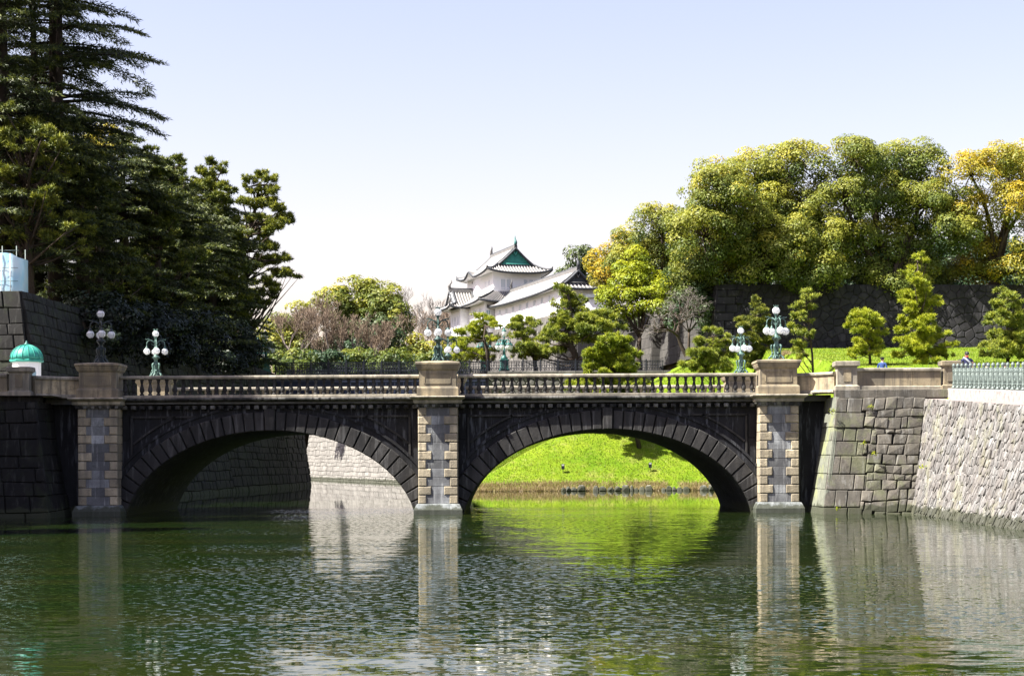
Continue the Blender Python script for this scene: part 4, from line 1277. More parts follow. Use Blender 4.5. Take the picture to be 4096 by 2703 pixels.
# ---- long gallery
cg_ = empty('castle_gallery'); tag(cg_, 'long low white castle gallery with tiled roof running right of the turret', 'castle gallery')
GF = Fr(0, 0, 0)
gl_u0, gl_u1, gv0, gv1 = -.1, 4.6, -29.5, -1.2
prism(cg_, 'wall', GF, gl_u0, gl_u1, gv0, gv1, 20.9, 24.3, M['plaster'])
irimoya(cg_, Fr((gl_u0+gl_u1)/2, (gv0+gv1)/2, 23.85), 6.3, 30.2, 2.35, 1.3, lift=.35, rib=.5, gmat='tile_edge', gtrim='tile', fin='tile_edge')
fg = lambda a, z, d: GF(gl_u0-d, a, z)
for i in range(8): slit_window(cg_, fg, -4 - i*3.1, -3.3 - i*3.1, 22.2, 23.4, 2)
for z in (21.9,):
    b = MB(); b.rings([[fg(gv0,z,0),fg(gv1,z,0),fg(gv1,z+.1,0),fg(gv0,z+.1,0)],[fg(gv0,z,.05),fg(gv1,z,.05),fg(gv1,z+.1,.05),fg(gv0,z+.1,.05)]]); b.build('band', M['plaster'], cg_)
slit_window(cg_, lambda a, z, d: G(a, -.3-d, z), -1.15, -.55, 22.2, 23.7, 2)
rng = random.Random(41)
cw = empty('castle_base_wall'); tag(cw, 'sloping stone base wall carrying the white castle gallery', 'stone wall')
q = Quad(L2W(-1.6, -30.6, 10.5), L2W(-1.6, -1.0, 10.5), L2W(-.25, -1.0, 20.9), L2W(-.25, -29.7, 20.9), face=(-1, -.2, 0)); backing(cw, q)
lay(cw, q, voronoi(seeds(q.w, q.h, 1.5, 1.0, rng, .25), q.w, q.h), M['castlewall'], rng, gap=.03, depth=.10, bev=.09, lift=.3, limit=290)
q = Quad(L2W(-1.6, -30.6, 10.5), L2W(6.0, -30.6, 10.5), L2W(4.8, -29.7, 20.9), L2W(-.25, -29.7, 20.9)); backing(cw, q)
lay(cw, q, voronoi(seeds(q.w, q.h, 1.5, 1.0, rng, .25), q.w, q.h), M['castlewall'], rng, gap=.03, depth=.10, bev=.09, lift=.3)
b = MB(); b.rings([[L2W(-1.3,-30.2,10.5),L2W(5.7,-30.2,10.5),L2W(5.7,0,10.5),L2W(-1.3,0,10.5)],[L2W(0,-29.3,20.85),L2W(4.6,-29.3,20.85),L2W(4.6,0,20.85),L2W(0,0,20.85)]]); b.build('core', M['joint'], cw)
# small plaster wall right of the gallery
pwall = empty('plaster_wall'); tag(pwall, 'short white plaster wall with tile coping right of the castle gallery', 'wall')
p0, p1 = at(2345, 1245, 203), at(2425, 1245, 206)
b = MB(); b.box(p0.x, p1.x+1, 204.2, 204.8, p0.z, p0.z+1.75); b.build('wall', M['plaster'], pwall)
b = MB(); b.rings([[(p0.x,203.9,p0.z+1.752),(p1.x+1,203.9,p0.z+1.752),(p1.x+1,205.1,p0.z+1.752),(p0.x,205.1,p0.z+1.752)],[(p0.x,204.4,p0.z+2.2),(p1.x+1,204.4,p0.z+2.2),(p1.x+1,204.6,p0.z+2.2),(p0.x,204.6,p0.z+2.2)]]); b.build('coping', M['tile_edge'], pwall)
b = MB(); b.box(p0.x-1, p1.x+1.2, 204.0, 206, 11, p0.z); b.build('stone_base', M['hillwall'], pwall)

# ================================================================== SMALL STRUCTURES
# sentry box with domed copper roof
SX, SY, SZ = at(107, 1490, 86.5).x, 86.5, 5.56
sb = empty('sentry_box', (SX, SY, SZ)); tag(sb, 'small white sentry box with ribbed green copper dome', 'sentry box')
def octa(r, z, n=8): return [(r*math.cos(2*math.pi*(i+.5)/n), r*math.sin(2*math.pi*(i+.5)/n), z) for i in range(n)]
b = MB(); b.rings([octa(.72, 0), octa(.72, 2.16)]); w = b.build('wall', M['plaster'], sb)
b = MB(); b.rings([octa(.80, 2.13), octa(.86, 2.17), octa(.86, 2.25), octa(.78, 2.29)]); b.build('eave', M['dome'], sb)
b = MB(); b.lathe([(.80,2.28),(.80,2.42),(.76,2.58),(.66,2.74),(.50,2.88),(.30,2.98),(.12,3.02),(.02,3.03)], n=24); d = b.build('dome', M['dome'], sb)
for k in range(16):
    a = k*math.pi/8; m = MB(); m.tube([(r*math.cos(a), r*math.sin(a), z) for r, z in [(.81,2.30),(.81,2.42),(.77,2.58),(.67,2.75),(.51,2.89),(.31,2.99),(.12,3.04)]], .02, n=4); m.build('dome_rib', M['dome'], d)
b = MB(); b.lathe([(.14,3.0),(.12,3.1),(.05,3.14),(.06,3.2),(.0,3.26)], n=10); b.build('finial', M['teal'], sb)
b = MB()
aw = -.35
prof = [(-.16,1.0),(.16,1.0),(.16,1.6)] + [(.16*math.cos(t), 1.6+.16*math.sin(t)) for t in [math.pi*k/8 for k in range(1, 8)]] + [(-.16,1.6)]
ca, sa = math.cos(math.pi*1.75+.0), math.sin(math.pi*1.75)
b.face([(.675*ca - x*sa, .675*sa + x*ca, z) for x, z in prof]); b.build('window', M['window'], sb)

# scaffold box wrapped in pale blue sheet, on top of the tall wall
nb0 = at(20, 1143, 95.0); nb1 = at(84, 1143, 95.0)
sf = empty('sheeted_scaffold', (nb0.x, 95, 12.0)); tag(sf, 'pale blue translucent sheet wrapped round a scaffold on the tall left wall', 'scaffold')
M['sheet'] = plain('blue_sheet', (.36,.66,.84), .35, 0, c2=(.62,.78,.86), nscale=.8, spec=.4)
wd = nb1.x - nb0.x; 
b = MB(); rings = []
for k in range(9):
    z = 2.3*k/8 + .05; bl = .018*math.sin(k*1.9)
    rings.append([(-2.2, -.6+bl, z), (wd*.3, -.62-bl, z), (wd*.62, -.55+bl*.5, z-(.05 if k == 8 else 0)), (wd+bl*.6+(.02*k if k < 6 else .13-.03*k*.6), -.5, z-(.25 if k == 8 else 0)), (wd+.1*bl, 1.4, z-(.2 if k == 8 else 0)), (-2.2, 1.4, z)])
b.rings(rings, smooth=True, cap=False); b.build('sheet', M['sheet'], sf)
for x in (-1.4, -.7, .02, wd*.55):
    b = MB(); b.tube([(x, -.66, .05), (x, -.67, 1.2), (x, -.66, 2.3)], .022, n=4); b.build('seam', M['plaster'], sf)
for z in (.75, 1.5):
    b = MB(); b.tube([(-2.2, -.66, z), (wd*.3, -.67, z), (wd, -.56, z)], .012, n=4); b.build('lashing', M['fence'], sf)
for x, y in ((0, -.45), (wd-.12, -.4), (wd-.12, 1.3)):
    b = MB(); b.tube([(x, y, 0), (x, y, 2.75)], .03, n=6); b.build('pole', M['fence'], sf)
b = MB(); b.tube([(-2.2, -.45, 2.5), (wd, -.4, 2.5)], .03, n=6); b.build('crossbar', M['fence'], sf)

# iron fence along the right bank
fe = empty('iron_fence'); tag(fe, 'pale grey green cast iron fence with acorn finials on a pale curb', 'fence')
cz = lambda Y: vz(Y)
b = MB(); ysr = [44 + (76.8-44)*k/12 for k in range(13)]
b.rings([[(19.98,y,cz(y)-.1),(20.42,y,cz(y)-.1),(20.42,y,cz(y)+.44),(20.38,y,cz(y)+.47),(20.02,y,cz(y)+.47),(19.98,y,cz(y)+.44)] for y in ysr]); b.build('curb', M['fence_base'], fe)
p_ = MB(); p_.lathe([(.11,0),(.12,.06),(.075,.10),(.06,.16),(.085,.20),(.06,.25),(.052,.30),(.06,.55),(.052,.74),(.075,.80),(.06,.84),(.055,.88),(.085,.92),(.05,.95),(.075,.98),(.085,1.03),(.07,1.09),(.03,1.13),(.0,1.15)], n=8)
pmesh = p_.mesh('fence_post', M['fence'])
def fpanel(w):
    b = MB(); b.box(-.025, .025, -w/2, w/2, .24, .29); b.box(-.025, .025, -w/2, w/2, .74, .78)
    for c in (-w/4, 0, w/4):
        b.tube([(0, c, .02), (0, c, .90)], .02 if c else .03, n=5)
    b.lathe([(0,.94),(.035,.91),(.03,.88)], n=6)
    for s in (-1, 1):
        for zc, r in ((.13,.08),(.40,.10),(.62,.10),(.86,.07)):
            b.tube([(0, s*w/4 + r*math.cos(a)*(1-a/11), zc + r*math.sin(a)*(1-a/11)) for a in [k*.62 for k in range(12)]], .018, n=4, cap=False)
    b.tube([(0, -w/2+.03, .05), (0, -w/4, .19), (0, 0, .05), (0, w/4, .19), (0, w/2-.03, .05)], .022, n=4)
    return b.mesh('fence_panel', M['fence'])
nF = 44; sp = (76.5-46)/nF; fpm = fpanel(sp*.94)
for i in range(nF+1):
    y = 76.5 - i*sp
    put('fence_post', pmesh, fe, (20.2, y, cz(y)+.465))
    if i < nF: put('fence_panel', fpm, fe, (20.2, y-sp/2, cz(y-sp/2)+.465))

# garden spotlights on the slope
def on_land(px, py, y0=120.0, y1=165.0):
    y = y0
    while y < y1:
        p = at(px, py, y)
        if p.z <= land(p.x, y): return Vector((p.x, y, land(p.x, y)))
        y += .1
    p = at(px, py, y1); return p
for (px, py), lab in (((2252, 1893), 'small black spotlight on a spike on the lawn, left one seen through the arch'), ((2601, 1888), 'small black spotlight on a spike on the lawn, right one seen through the arch')):
    p = on_land(px, py); s = empty('garden_spotlight', tuple(p)); tag(s, lab, 'spotlight', 'spotlights on the grass slope')
    b = MB(); b.tube([(0,0,-.1),(0,0,.35)], .025, n=5); b.build('spike', M['iron'], s)
    b = MB(); b.box(-.13, .13, -.10, .12, .33, .78, .03); b.build('housing', M['iron'], s)
    b = MB(); b.box(-.09, .09, -.115, -.10, .62, .74); b.build('lens', M['glass'], s)

# stones along the foot of the lawn
rng = random.Random(51)
x = 4.0
while x < 19:
    w = rng.uniform(.28, .75); hh = rng.uniform(.28, .55) + w*.12
    z0 = rng.uniform(-.15, -.05)
    q = Quad((x, SHORE-.05, z0), (x+w, SHORE-.05, z0), (x+w, SHORE+.1, z0+hh), (x, SHORE+.1, z0+hh))
    c = [(.03*w,0),(q.w*.97,.0),(q.w,hh*rng.uniform(.4,.7)),(q.w*rng.uniform(.6,.8),hh),(q.w*rng.uniform(.15,.35),hh*.97),(0,hh*rng.uniform(.4,.7))]
    b = MB(); o = stone_faces(b, q, c, rng, .01, .16, .07, .6)
    if rng.random() > .22:
        tag(b.build('bank_stone', M['abut'] if rng.random() < .6 else M['rubble'], None, loc=tuple(o)), 'rounded grey stone edging the foot of the lawn at the waterline', 'stone', 'stones edging the lawn')
    x += w*.98

# ================================================================== VEGETATION
def unit(a): return a / np.maximum(np.linalg.norm(a, axis=-1, keepdims=True), 1e-9)

def leaf_quads(C, Nn, S, rng):
    n = len(C); r = unit(rng.normal(size=(n, 3)))
    t = unit(np.cross(Nn, r)); bt = np.cross(Nn, t)
    S = S[:, None]
    V = np.stack([C + t*S, C + bt*S*.55, C - t*S, C - bt*S*.55], axis=1).reshape(-1, 3)
    return V, np.arange(n*4).reshape(-1, 4)

def needle_tris(C, D, Ln, Wd, rng):
    n = len(C); r = unit(.62*rng.normal(size=(n, 3)) + np.array([-.35, -.1, .8])); t = unit(np.cross(D, r))
    V = np.stack([C - t*Wd[:, None], C + t*Wd[:, None], C + D*Ln[:, None]], axis=1).reshape(-1, 3)
    return V, np.arange(n*3).reshape(-1, 3)

def limb(b, a, c, r0, r1, rng, sag=0.0, n=6, k=5, wob=.06):
    a, c = Vector(a), Vector(c); L = (c-a).length
    pts = []; rad = []
    off = Vector((rng.uniform(-1,1), rng.uniform(-1,1), rng.uniform(-.4,.4))) * L * wob
    for i in range(k+1):
        t = i/k; p = a.lerp(c, t) + off*math.sin(t*math.pi) + Vector((0, 0, -sag*4*t*(1-t)*L)); pts.append(p); rad.append(lerp(r0, r1, t))
    b.tube(pts, rad, n=n)

def broadleaf(name, label, Y, base, lobes, mat, rng_seed, group=None, leaf=.13, dens=31, clump=1.15, tint=.5, tint_up=.35, bark='bark', trunk_r=.45, depth=.85, base_z=None, clump_d=1.15, cat='tree', hollow=.6):
    """crown = union of lobes given in photo pixels at depth Y; each lobe is filled with leafy clumps carried by limbs"""
    rng = np.random.default_rng(rng_seed); pr = random.Random(rng_seed)
    k = Y/FPX
    root_p = at(base[0], base[1], Y)
    if base_z is not None: root_p.z = base_z
    root = empty(name, tuple(root_p)); tag(root, label, cat, group)
    tb = MB(); O = root_p
    cents, rads, outs = [], [], []
    zs = [at(l[0], l[1], Y).z for l in lobes]; zmin, zmax = min(zs), max(zs)
    cx = sum(l[0] for l in lobes)/len(lobes); crown_c = at(cx, lobes[0][1], Y); crown_c.z = (zmin*.6+zmax*.4)
    fork = Vector((lerp(O.x, crown_c.x, .25), O.y, lerp(O.z, zmin, .55)))
    limb(tb, (0, 0, -.3), fork - O, trunk_r, trunk_r*.75, pr, n=8, wob=.03)
    for (lx, ly, rx, ry) in lobes:
        dy = pr.uniform(-1, 1)*depth*3.2
        c = at(lx, ly + (16 if name == 'camphor_tree' else 0), Y); c.y += dy
        RX, RZ = rx*k*1.0, max(.6, ry*k - .12*clump); RY = (RX+RZ)/2*depth*1.15
        limb(tb, fork - O, c - O, trunk_r*.45, trunk_r*.14, pr, sag=-.04, wob=.10)
        area = (RX*RZ + RX*RY + RY*RZ)/3 * 4*math.pi
        n = max(6, int(area / (clump*clump*1.9) * clump_d * 1.12))
        d = unit(rng.normal(size=(n, 3)) + np.array([0, -.15, .28]))
        rr = 1 - hollow*rng.random(n)**1.7
        pc = np.array(c)[None] + d*np.array([RX, RY, RZ])[None]*rr[:, None]*(1 + .12*rng.normal(size=(n, 1)))
        cents.append(pc); outs.append(d); rads.append(clump*(.6 + .75*rng.random(n)))
        for j in range(0, n, 2):
            p = Vector(pc[j]); limb(tb, c - O, p - O, trunk_r*.11, .03, pr, n=4, k=3, wob=.12)
    tb.build('trunk', M[bark], root)
    cents = np.concatenate(cents); outs = np.concatenate(outs); rads = np.concatenate(rads)
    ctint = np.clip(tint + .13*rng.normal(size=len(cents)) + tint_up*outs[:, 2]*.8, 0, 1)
    n_leaf = np.maximum(8, (dens*rads**2/(leaf/.17)**2 * 2.2)).astype(int)
    idx = np.repeat(np.arange(len(cents)), n_leaf); n = len(idx)
    d = unit(rng.normal(size=(n, 3)) + .75*outs[idx] + np.array([0, 0, .35]))
    r = rads[idx]*(.55 + .5*rng.random(n)**.5)
    C = cents[idx] + d*r[:, None]*np.array([1, 1, .72])
    Nn = unit(d + .34*rng.normal(size=(n, 3)) + np.array([-.12, 0, .38]))
    V, F = leaf_quads(C, Nn, leaf*(.7 + .6*rng.random(n)), rng)
    me = np_mesh('crown', V - np.array(O)[None], F, mat, np.clip(ctint[idx] + .055*rng.normal(size=n), 0, 1))
    put('crown', me, root)
    return root

def zmap(ox, oy, s):
    return lambda x, y: (ox + x*s, oy + y*s)

def pine(name, label, Y, mp, s, trunk, pads, mat, seed, group=None, tuft=.24, dens=60, bark='bark', tr=.14, depth=1.0, base_z=None, flat=.6, tint=.45, nd=7, width=.02, fat=1.0, sat=1):
    """trunk path and needle pads from photo pixels; pads get their own depth and stand on real branches"""
    rng = np.random.default_rng(seed); pr = random.Random(seed); k = Y/FPX
    tp = [at(*mp(x, y), Y) for x, y in trunk]
    if base_z is not None:
        tp[0].z = base_z
    O = tp[0].copy(); root = empty(name, tuple(O)); tag(root, label, 'tree', group)
    for i, p in enumerate(tp[1:]): p.y += pr.uniform(-.25, .25)*depth
    tb = MB(); n = len(tp)
    tb.tube([p - O for p in [tp[0]+Vector((0,0,-.25))]+tp[1:]], [lerp(tr, tr*.28, i/(n-1)) for i in range(n)], n=7)
    Cs, Ds, Ls, Ts = [], [], [], []
    axis = np.mean([p.x for p in tp])
    pads = [(x, y, hw, 1.0) for x, y, hw in pads] + [(x + pr.uniform(-1.1, 1.1)*hw, y + pr.uniform(-.75, .75)*hw, hw*pr.uniform(.4, .7), .8) for x, y, hw in pads for _ in range(sat)]
    for (x, y, hw, _w) in pads:
        c = at(*mp(x, y), Y); hwm = hw*s*k*fat
        half = max(.5, abs(c.x - axis))
        c.y += pr.uniform(-1, 1)*(depth*1.1 + .6*half)
        best = min(((p - c).length + .8*abs(p.z - (c.z-.35*half)), i) for i, p in enumerate(tp[1:] if n > 1 else tp))[1] + (1 if n > 1 else 0)
        a = tp[best].lerp(tp[best-1], pr.random()*.6)
        limb(tb, a - O, c + Vector((0, 0, -hwm*.18)) - O, max(.03, tr*.33), .018, pr, sag=.05, n=4, k=4)
        sub = max(4, int(7*hwm + 4))
        for j in range(sub):      # each pad is a few uneven tufted shoots
            ang = pr.uniform(0, 6.28); rr = hwm*math.sqrt(pr.random())*.85
            cc = np.array(c) + np.array([rr*math.cos(ang), rr*math.sin(ang)*.9, pr.uniform(-.25, .35)*hwm*flat*1.6])
            sr = hwm*pr.uniform(.20, .36)
            m = max(5, int(dens*sr*sr*4.6))
            dd = unit(rng.normal(size=(m, 3)) + np.array([0, 0, .55]))
            P = cc[None] + dd*sr*np.array([1, 1, .7])*(.45 + .6*rng.random((m, 1)))
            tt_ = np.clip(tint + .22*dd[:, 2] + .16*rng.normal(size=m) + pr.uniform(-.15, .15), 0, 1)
            out = unit(dd*np.array([1, 1, .6]) + np.array([0, 0, .8]) )
            for q_ in range(nd):
                D = unit(out + .75*rng.normal(size=(m, 3)))
                Cs.append(P); Ds.append(D); Ls.append(tuft*(.7+.6*rng.random(m))); Ts.append(tt_)
    tb.build('trunk', M[bark], root)
    C = np.concatenate(Cs); D = np.concatenate(Ds); Ln = np.concatenate(Ls); T = np.concatenate(Ts)
    V, F = needle_tris(C, D, Ln, np.full(len(C), width), rng)
    put('crown', np_mesh('crown', V - np.array(O)[None], F, mat, T), root)
    return root

def cedar(name, label, loc, H, rad, seed, mat, z0=.12, group=None, levels=30, per=6, bark='bark_dark', droop=.12, topround=.75, twig_n=12, stems=1, wide=.042):
    rng = np.random.default_rng(seed); pr = random.Random(seed)
    root = empty(name, loc); tag(root, label, 'tree', group)
    tb = MB(); tb.tube([(0,0,-.4),(0.1,0,H*.3),(-.1,.1,H*.65),(0,0,H)], [.55,.45,.28,.04], n=8)
    for st in range(1, stems):
        a = pr.uniform(0, 6.28); r = pr.uniform(.9, 1.8)
        tb.tube([(0,0,H*.12),(r*math.cos(a),r*math.sin(a),H*.3),(r*1.3*math.cos(a),r*1.3*math.sin(a),H*.9)], [.3,.26,.05], n=6)
    Cs, Ds, Ls, Ts = [], [], [], []
    for i in range(levels):
        t = i/(levels-1); z = H*(z0 + (1-z0)*t)
        R0 = rad*(min(1, (1-t)**topround*1.25))*(.75 + .25*math.sin(t*9+seed)) + .4
        for j in range(per):
            a = j*2*math.pi/per + i*1.1 + pr.uniform(-.5, .5); Lb = R0*pr.uniform(.45, 1.18)*(1.0 if pr.random() > .12 else 1.2)
            dr = droop*pr.uniform(.2, 1.9)
            dirv = np.array([math.cos(a), math.sin(a), 0.0]); sid = np.array([-math.sin(a), math.cos(a), 0.0])
            zz = z + pr.uniform(-1.2, 1.2)*H/levels
            def bp(s): return dirv*Lb*s + np.array([0, 0, zz + Lb*(.12*s - (.10+dr)*s*s)])
            tb.tube([bp(0), bp(.35), bp(.7), bp(1)], [.10*Lb/6+.02, .06*Lb/6+.015, .03, .01], n=4, cap=False)
            ns = max(7, int(Lb*4.2))
            for u in range(ns):
                s = .16 + .84*(u+pr.random()*.6)/ns; p = bp(min(s, 1.0))
                for sg in (-1, 1):
                    tl = (.35 + .26*Lb*(1-s)**.8 + .25)*pr.uniform(.6, 1.15)
                    td = unit(sid*sg + dirv*(.55+.5*s) + np.array([0, 0, pr.uniform(-.28, .02)]))
                    m = twig_n
                    f = (np.arange(m)+rng.random(m)*.8)/m
                    P = p[None] + td[None]*(tl*f)[:, None] + np.array([0, 0, -1])[None]*(.10*tl*f*f)[:, None] + .05*rng.normal(size=(m, 3))
                    Cs.append(P); Ds.append(unit(td[None]*.9 + .45*rng.normal(size=(m, 3)) + np.array([0, 0, -.18])))
                    Ls.append(.30*(.7+.7*rng.random(m))); Ts.append(np.clip(.30 + .50*s*s*rng.random(m) + .12*rng.normal(size=m) + .10*t, 0, 1))
    tb.build('trunk', M[bark], root)
    C = np.concatenate(Cs); D = np.concatenate(Ds); Ln = np.concatenate(Ls); T = np.concatenate(Ts)
    V, F = needle_tris(C, D, Ln, np.full(len(C), wide), rng)
    put('crown', np_mesh('crown', V, F, mat, T), root)
    return root

def bare(name, label, loc, H, spread, seed, mat, group=None, depth=6, r0=.22, up=.35, lean=(0, 0), twig=.022, kids=3, split0=.28, extra=.35):
    pr = random.Random(seed); root = empty(name, loc); tag(root, label, 'tree', group)
    tb = MB(); V, F = [], []
    def grow(p, d, L, r, lev):
        q = p + d*L + Vector((pr.uniform(-.06,.06), pr.uniform(-.06,.06), 0))*L
        if r > .035: tb.tube([p, p.lerp(q, .5)+Vector((pr.uniform(-.05,.05), pr.uniform(-.05,.05), 0))*L, q], [r, r*.85, r*.7], n=5, cap=False)
        else:
            s = d.cross(Vector((pr.uniform(-1,1), pr.uniform(-1,1), pr.uniform(-1,1)))).normalized()*max(r, twig*.5); b0 = len(V)
            V.extend([tuple(p-s), tuple(p+s), tuple(q+s*.45), tuple(q-s*.45)]); F.append((b0, b0+1, b0+2, b0+3))
        if lev == 0: return
        for i in range(kids + (1 if pr.random() < extra else 0)):
            nd = (d*.85 + Vector((pr.uniform(-1,1)*spread, pr.uniform(-1,1)*spread, pr.uniform(-.35,.6)*spread + up*.35))).normalized()
            t = pr.uniform(.45, 1.0)
            grow(p.lerp(q, t), nd, L*pr.uniform(.62, .84), r*.58, lev-1)
    grow(Vector((0, 0, -.3)), Vector((lean[0], lean[1], 1)).normalized(), H*split0, r0, depth)
    tb.build('trunk', M['bark_pale'] if mat is not M['twig_grey'] else M['bark'], root)
    me = np_mesh('twigs', np.array(V), np.array(F), mat); put('crown', me, root)
    return root

Z0 = zmap(0, 0, .7653); Z3 = zmap(1700, 1150, .6376); Z4 = zmap(2500, 1150, .6376); Z5 = zmap(3072, 1150, .6376)

# ---- pines of the castle hill
gp = 'pines below the castle'
pine('pine_tree', 'large spreading pine with leaning trunk in front of the castle gallery', 171, Z3, .6376, [(935,515),(940,420),(900,340),(885,280),(915,200),(910,100),(890,20)],
     [(840,0,45),(870,20,60),(920,60,85),(860,105,70),(940,130,95),(1010,70,40),(850,180,70),(800,240,50),(880,235,110),(1000,215,90),(1100,200,110),(1050,265,120),(1180,240,60),(1240,260,35),(780,300,80),(740,330,60),(830,330,80),(960,330,90),(1040,340,60),(650,390,90),(760,400,80),(860,395,60),(720,430,60)], M['needle'], 101, gp, tr=.42, dens=46, tuft=.31, nd=7, width=.036, base_z=11.2, sat=0, tint=.58)
pine('pine_tree', 'low pine with forked branches directly left of the large spreading pine', 172.5, Z3, .6376, [(700,515),(685,440),(630,380),(605,300),(620,230)],
     [(620,210,80),(580,250,60),(690,235,55),(560,310,50),(640,290,80),(620,390,70),(700,400,70),(560,400,50),(540,250,40),(660,340,50),(600,440,60),(760,430,50)], M['needle'], 102, gp, tr=.28, dens=46, tuft=.31, nd=7, width=.036, base_z=11.2, sat=0, tint=.58)
pine('pine_tree', 'yellowish layered pine beside the middle bridge lamp', 172, Z3, .6376, [(400,515),(390,400),(370,320),(380,230)],
     [(350,185,55),(320,230,60),(430,215,50),(250,290,70),(340,270,90),(440,250,50),(200,335,60),(300,320,70),(240,390,80),(340,400,60),(185,430,50),(290,430,70),(420,330,50),(450,390,50),(380,440,60)], M['needle_yellow'], 103, gp, tr=.25, dens=46, tuft=.31, nd=7, width=.036, base_z=11.2, sat=0, tint=.58)
pp = Vector((at(2450, 1700, 143.6).x, 143.6, 0)); pp.z = land(pp.x, pp.y)
pine('pine_tree', 'rounded bushy pine just above the parapet right of the large pine', pp.y, Z3, .6376, [(1345,1000),(1310,820),(1240,620),(1195,470),(1180,400),(1190,330)],
     [(1180,305,55),(1130,345,70),(1230,345,60),(1090,395,80),(1200,395,90),(1285,410,50),(1060,445,80),(1160,445,80),(1270,450,70),(1040,490,60),(1180,500,100),(1300,490,50),(1100,500,60),(1250,510,60),(1060,560,90),(1180,570,110),(1300,560,90),(1120,620,100),(1250,630,110),(1340,640,90),(1200,690,100),(1300,710,90),(960,620,90),(1020,690,100),(1110,730,100)], M['needle_yellow'], 104, gp, tr=.22, dens=85, tuft=.28, nd=7, width=.034, base_z=pp.z, depth=1.4)  # lowest pads are unseen behind the bridge, added to widen the lawn shadow

# ---- young pines on the right bank
gs = 'young pines on the right bank'
def bz(Y, px): return land((px-2048)*Y/FPX, Y)
def young(label, Y, mp, s, trunk, pads, mat, seed, **kw):
    px = mp(*trunk[0])[0]
    pine('young_pine', label, Y, mp, s, trunk, pads, mat, seed, gs, base_z=bz(Y, px), **{**dict(tr=.10, dens=150, tuft=.22, nd=7, width=.026, depth=.7, fat=1.05, tint=.6), **kw})
young('bushy young pine left of the far right bridge lamp', 150, Z4, .6376, [(560,560),(555,420),(550,300)],
      [(540,265,35),(585,290,30),(460,340,40),(520,345,60),(600,360,60),(640,315,30),(430,420,50),(520,420,80),(620,430,60),(665,400,30),(400,480,50),(480,490,70),(580,490,80),(660,490,40),(560,450,60)], M['needle'], 111, tuft=.3, flat=.6)
young('upright pine between the two lamps at the right end of the bridge', 152, Z4, .6376, [(830,520),(830,300),(825,100)],
      [(820,75,30),(825,120,42),(835,160,50),(760,200,50),(840,210,60),(780,260,70),(880,260,50),(760,320,60),(850,330,70),(905,350,40),(790,400,70),(870,410,60),(800,450,60),(850,480,60)], M['needle_dark'], 112, tuft=.27)
young('slim pine with long bare trunk right of the right bridge lamp', 112, Z4, .6376, [(1185,520),(1172,420),(1160,300),(1150,200),(1130,60)],
      [(1120,35,35),(1150,75,50),(1090,120,50),(1170,125,40),(1080,180,50),(1130,200,40),(1065,240,40),(1090,290,50),(1145,310,30),(1080,350,50),(1100,400,50),(1075,450,40)], M['needle'], 113, tr=.09)
young('flat-topped cloud-pruned pine above the solid parapet', 109, Z5, .6376, [(643,485),(635,400),(630,300),(620,220)],
      [(540,185,50),(620,188,60),(700,195,50),(600,222,90),(540,240,50),(560,290,60),(640,280,60),(690,290,40),(580,340,70),(680,340,50),(560,392,60),(640,395,70),(705,385,40),(540,430,35),(650,425,40)], M['needle_yellow'], 114)
young('tall yellow green conical pine above the iron fence post', 110, Z5, .6376, [(962,490),(955,300),(945,100),(935,-170)],
      [(930,-195,22),(938,-160,30),(930,-120,38),(910,-70,48),(958,-60,40),(900,-15,58),(968,-5,50),(890,45,60),(960,45,70),(1050,78,45),(880,105,60),(960,115,80),(890,160,60),(970,170,70),(900,210,70),(980,220,70),(880,260,60),(960,270,80),(1060,270,50),(1100,300,30),(880,320,70),(980,330,90),(1080,310,40),(880,370,70),(960,380,90),(1050,390,60),(1125,370,50),(850,420,50),(950,430,90),(1060,420,70),(1130,430,40)], M['needle_yellow'], 115, tr=.13)
young('dense conical pine at the right edge of the picture', 111, Z5, .6376, [(1505,490),(1505,300),(1500,100),(1500,20)],
      [(1500,5,35),(1480,55,50),(1540,70,40),(1440,110,60),(1530,120,60),(1420,180,50),(1500,180,70),(1580,190,45),(1430,230,60),(1520,240,70),(1610,230,50),(1420,290,50),(1500,310,80),(1585,310,60),(1380,370,60),(1470,360,70),(1560,370,70),(1640,350,60),(1380,420,50),(1480,420,90),(1580,430,60),(1660,420,60)], M['needle'], 116, tr=.13)

# ---- broad trees on the hill
gb_ = 'broad evergreen trees on the right hill'
HB = 19.3
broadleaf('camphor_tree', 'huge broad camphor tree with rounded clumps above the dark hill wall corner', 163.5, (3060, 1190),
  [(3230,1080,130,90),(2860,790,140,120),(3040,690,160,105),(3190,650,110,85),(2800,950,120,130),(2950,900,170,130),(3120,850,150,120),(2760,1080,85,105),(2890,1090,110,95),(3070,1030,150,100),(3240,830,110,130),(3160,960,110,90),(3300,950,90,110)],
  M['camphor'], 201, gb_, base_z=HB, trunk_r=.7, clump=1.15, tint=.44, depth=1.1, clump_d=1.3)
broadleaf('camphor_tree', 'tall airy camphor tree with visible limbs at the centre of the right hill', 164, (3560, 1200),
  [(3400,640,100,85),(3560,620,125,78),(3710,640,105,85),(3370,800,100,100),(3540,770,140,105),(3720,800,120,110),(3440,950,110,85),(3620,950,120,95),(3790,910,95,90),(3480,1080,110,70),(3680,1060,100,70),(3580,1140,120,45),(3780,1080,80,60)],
  M['camphor'], 202, gb_, base_z=HB, trunk_r=.75, clump=1.1, tint=.36, clump_d=1.12, hollow=.5, depth=1.15)
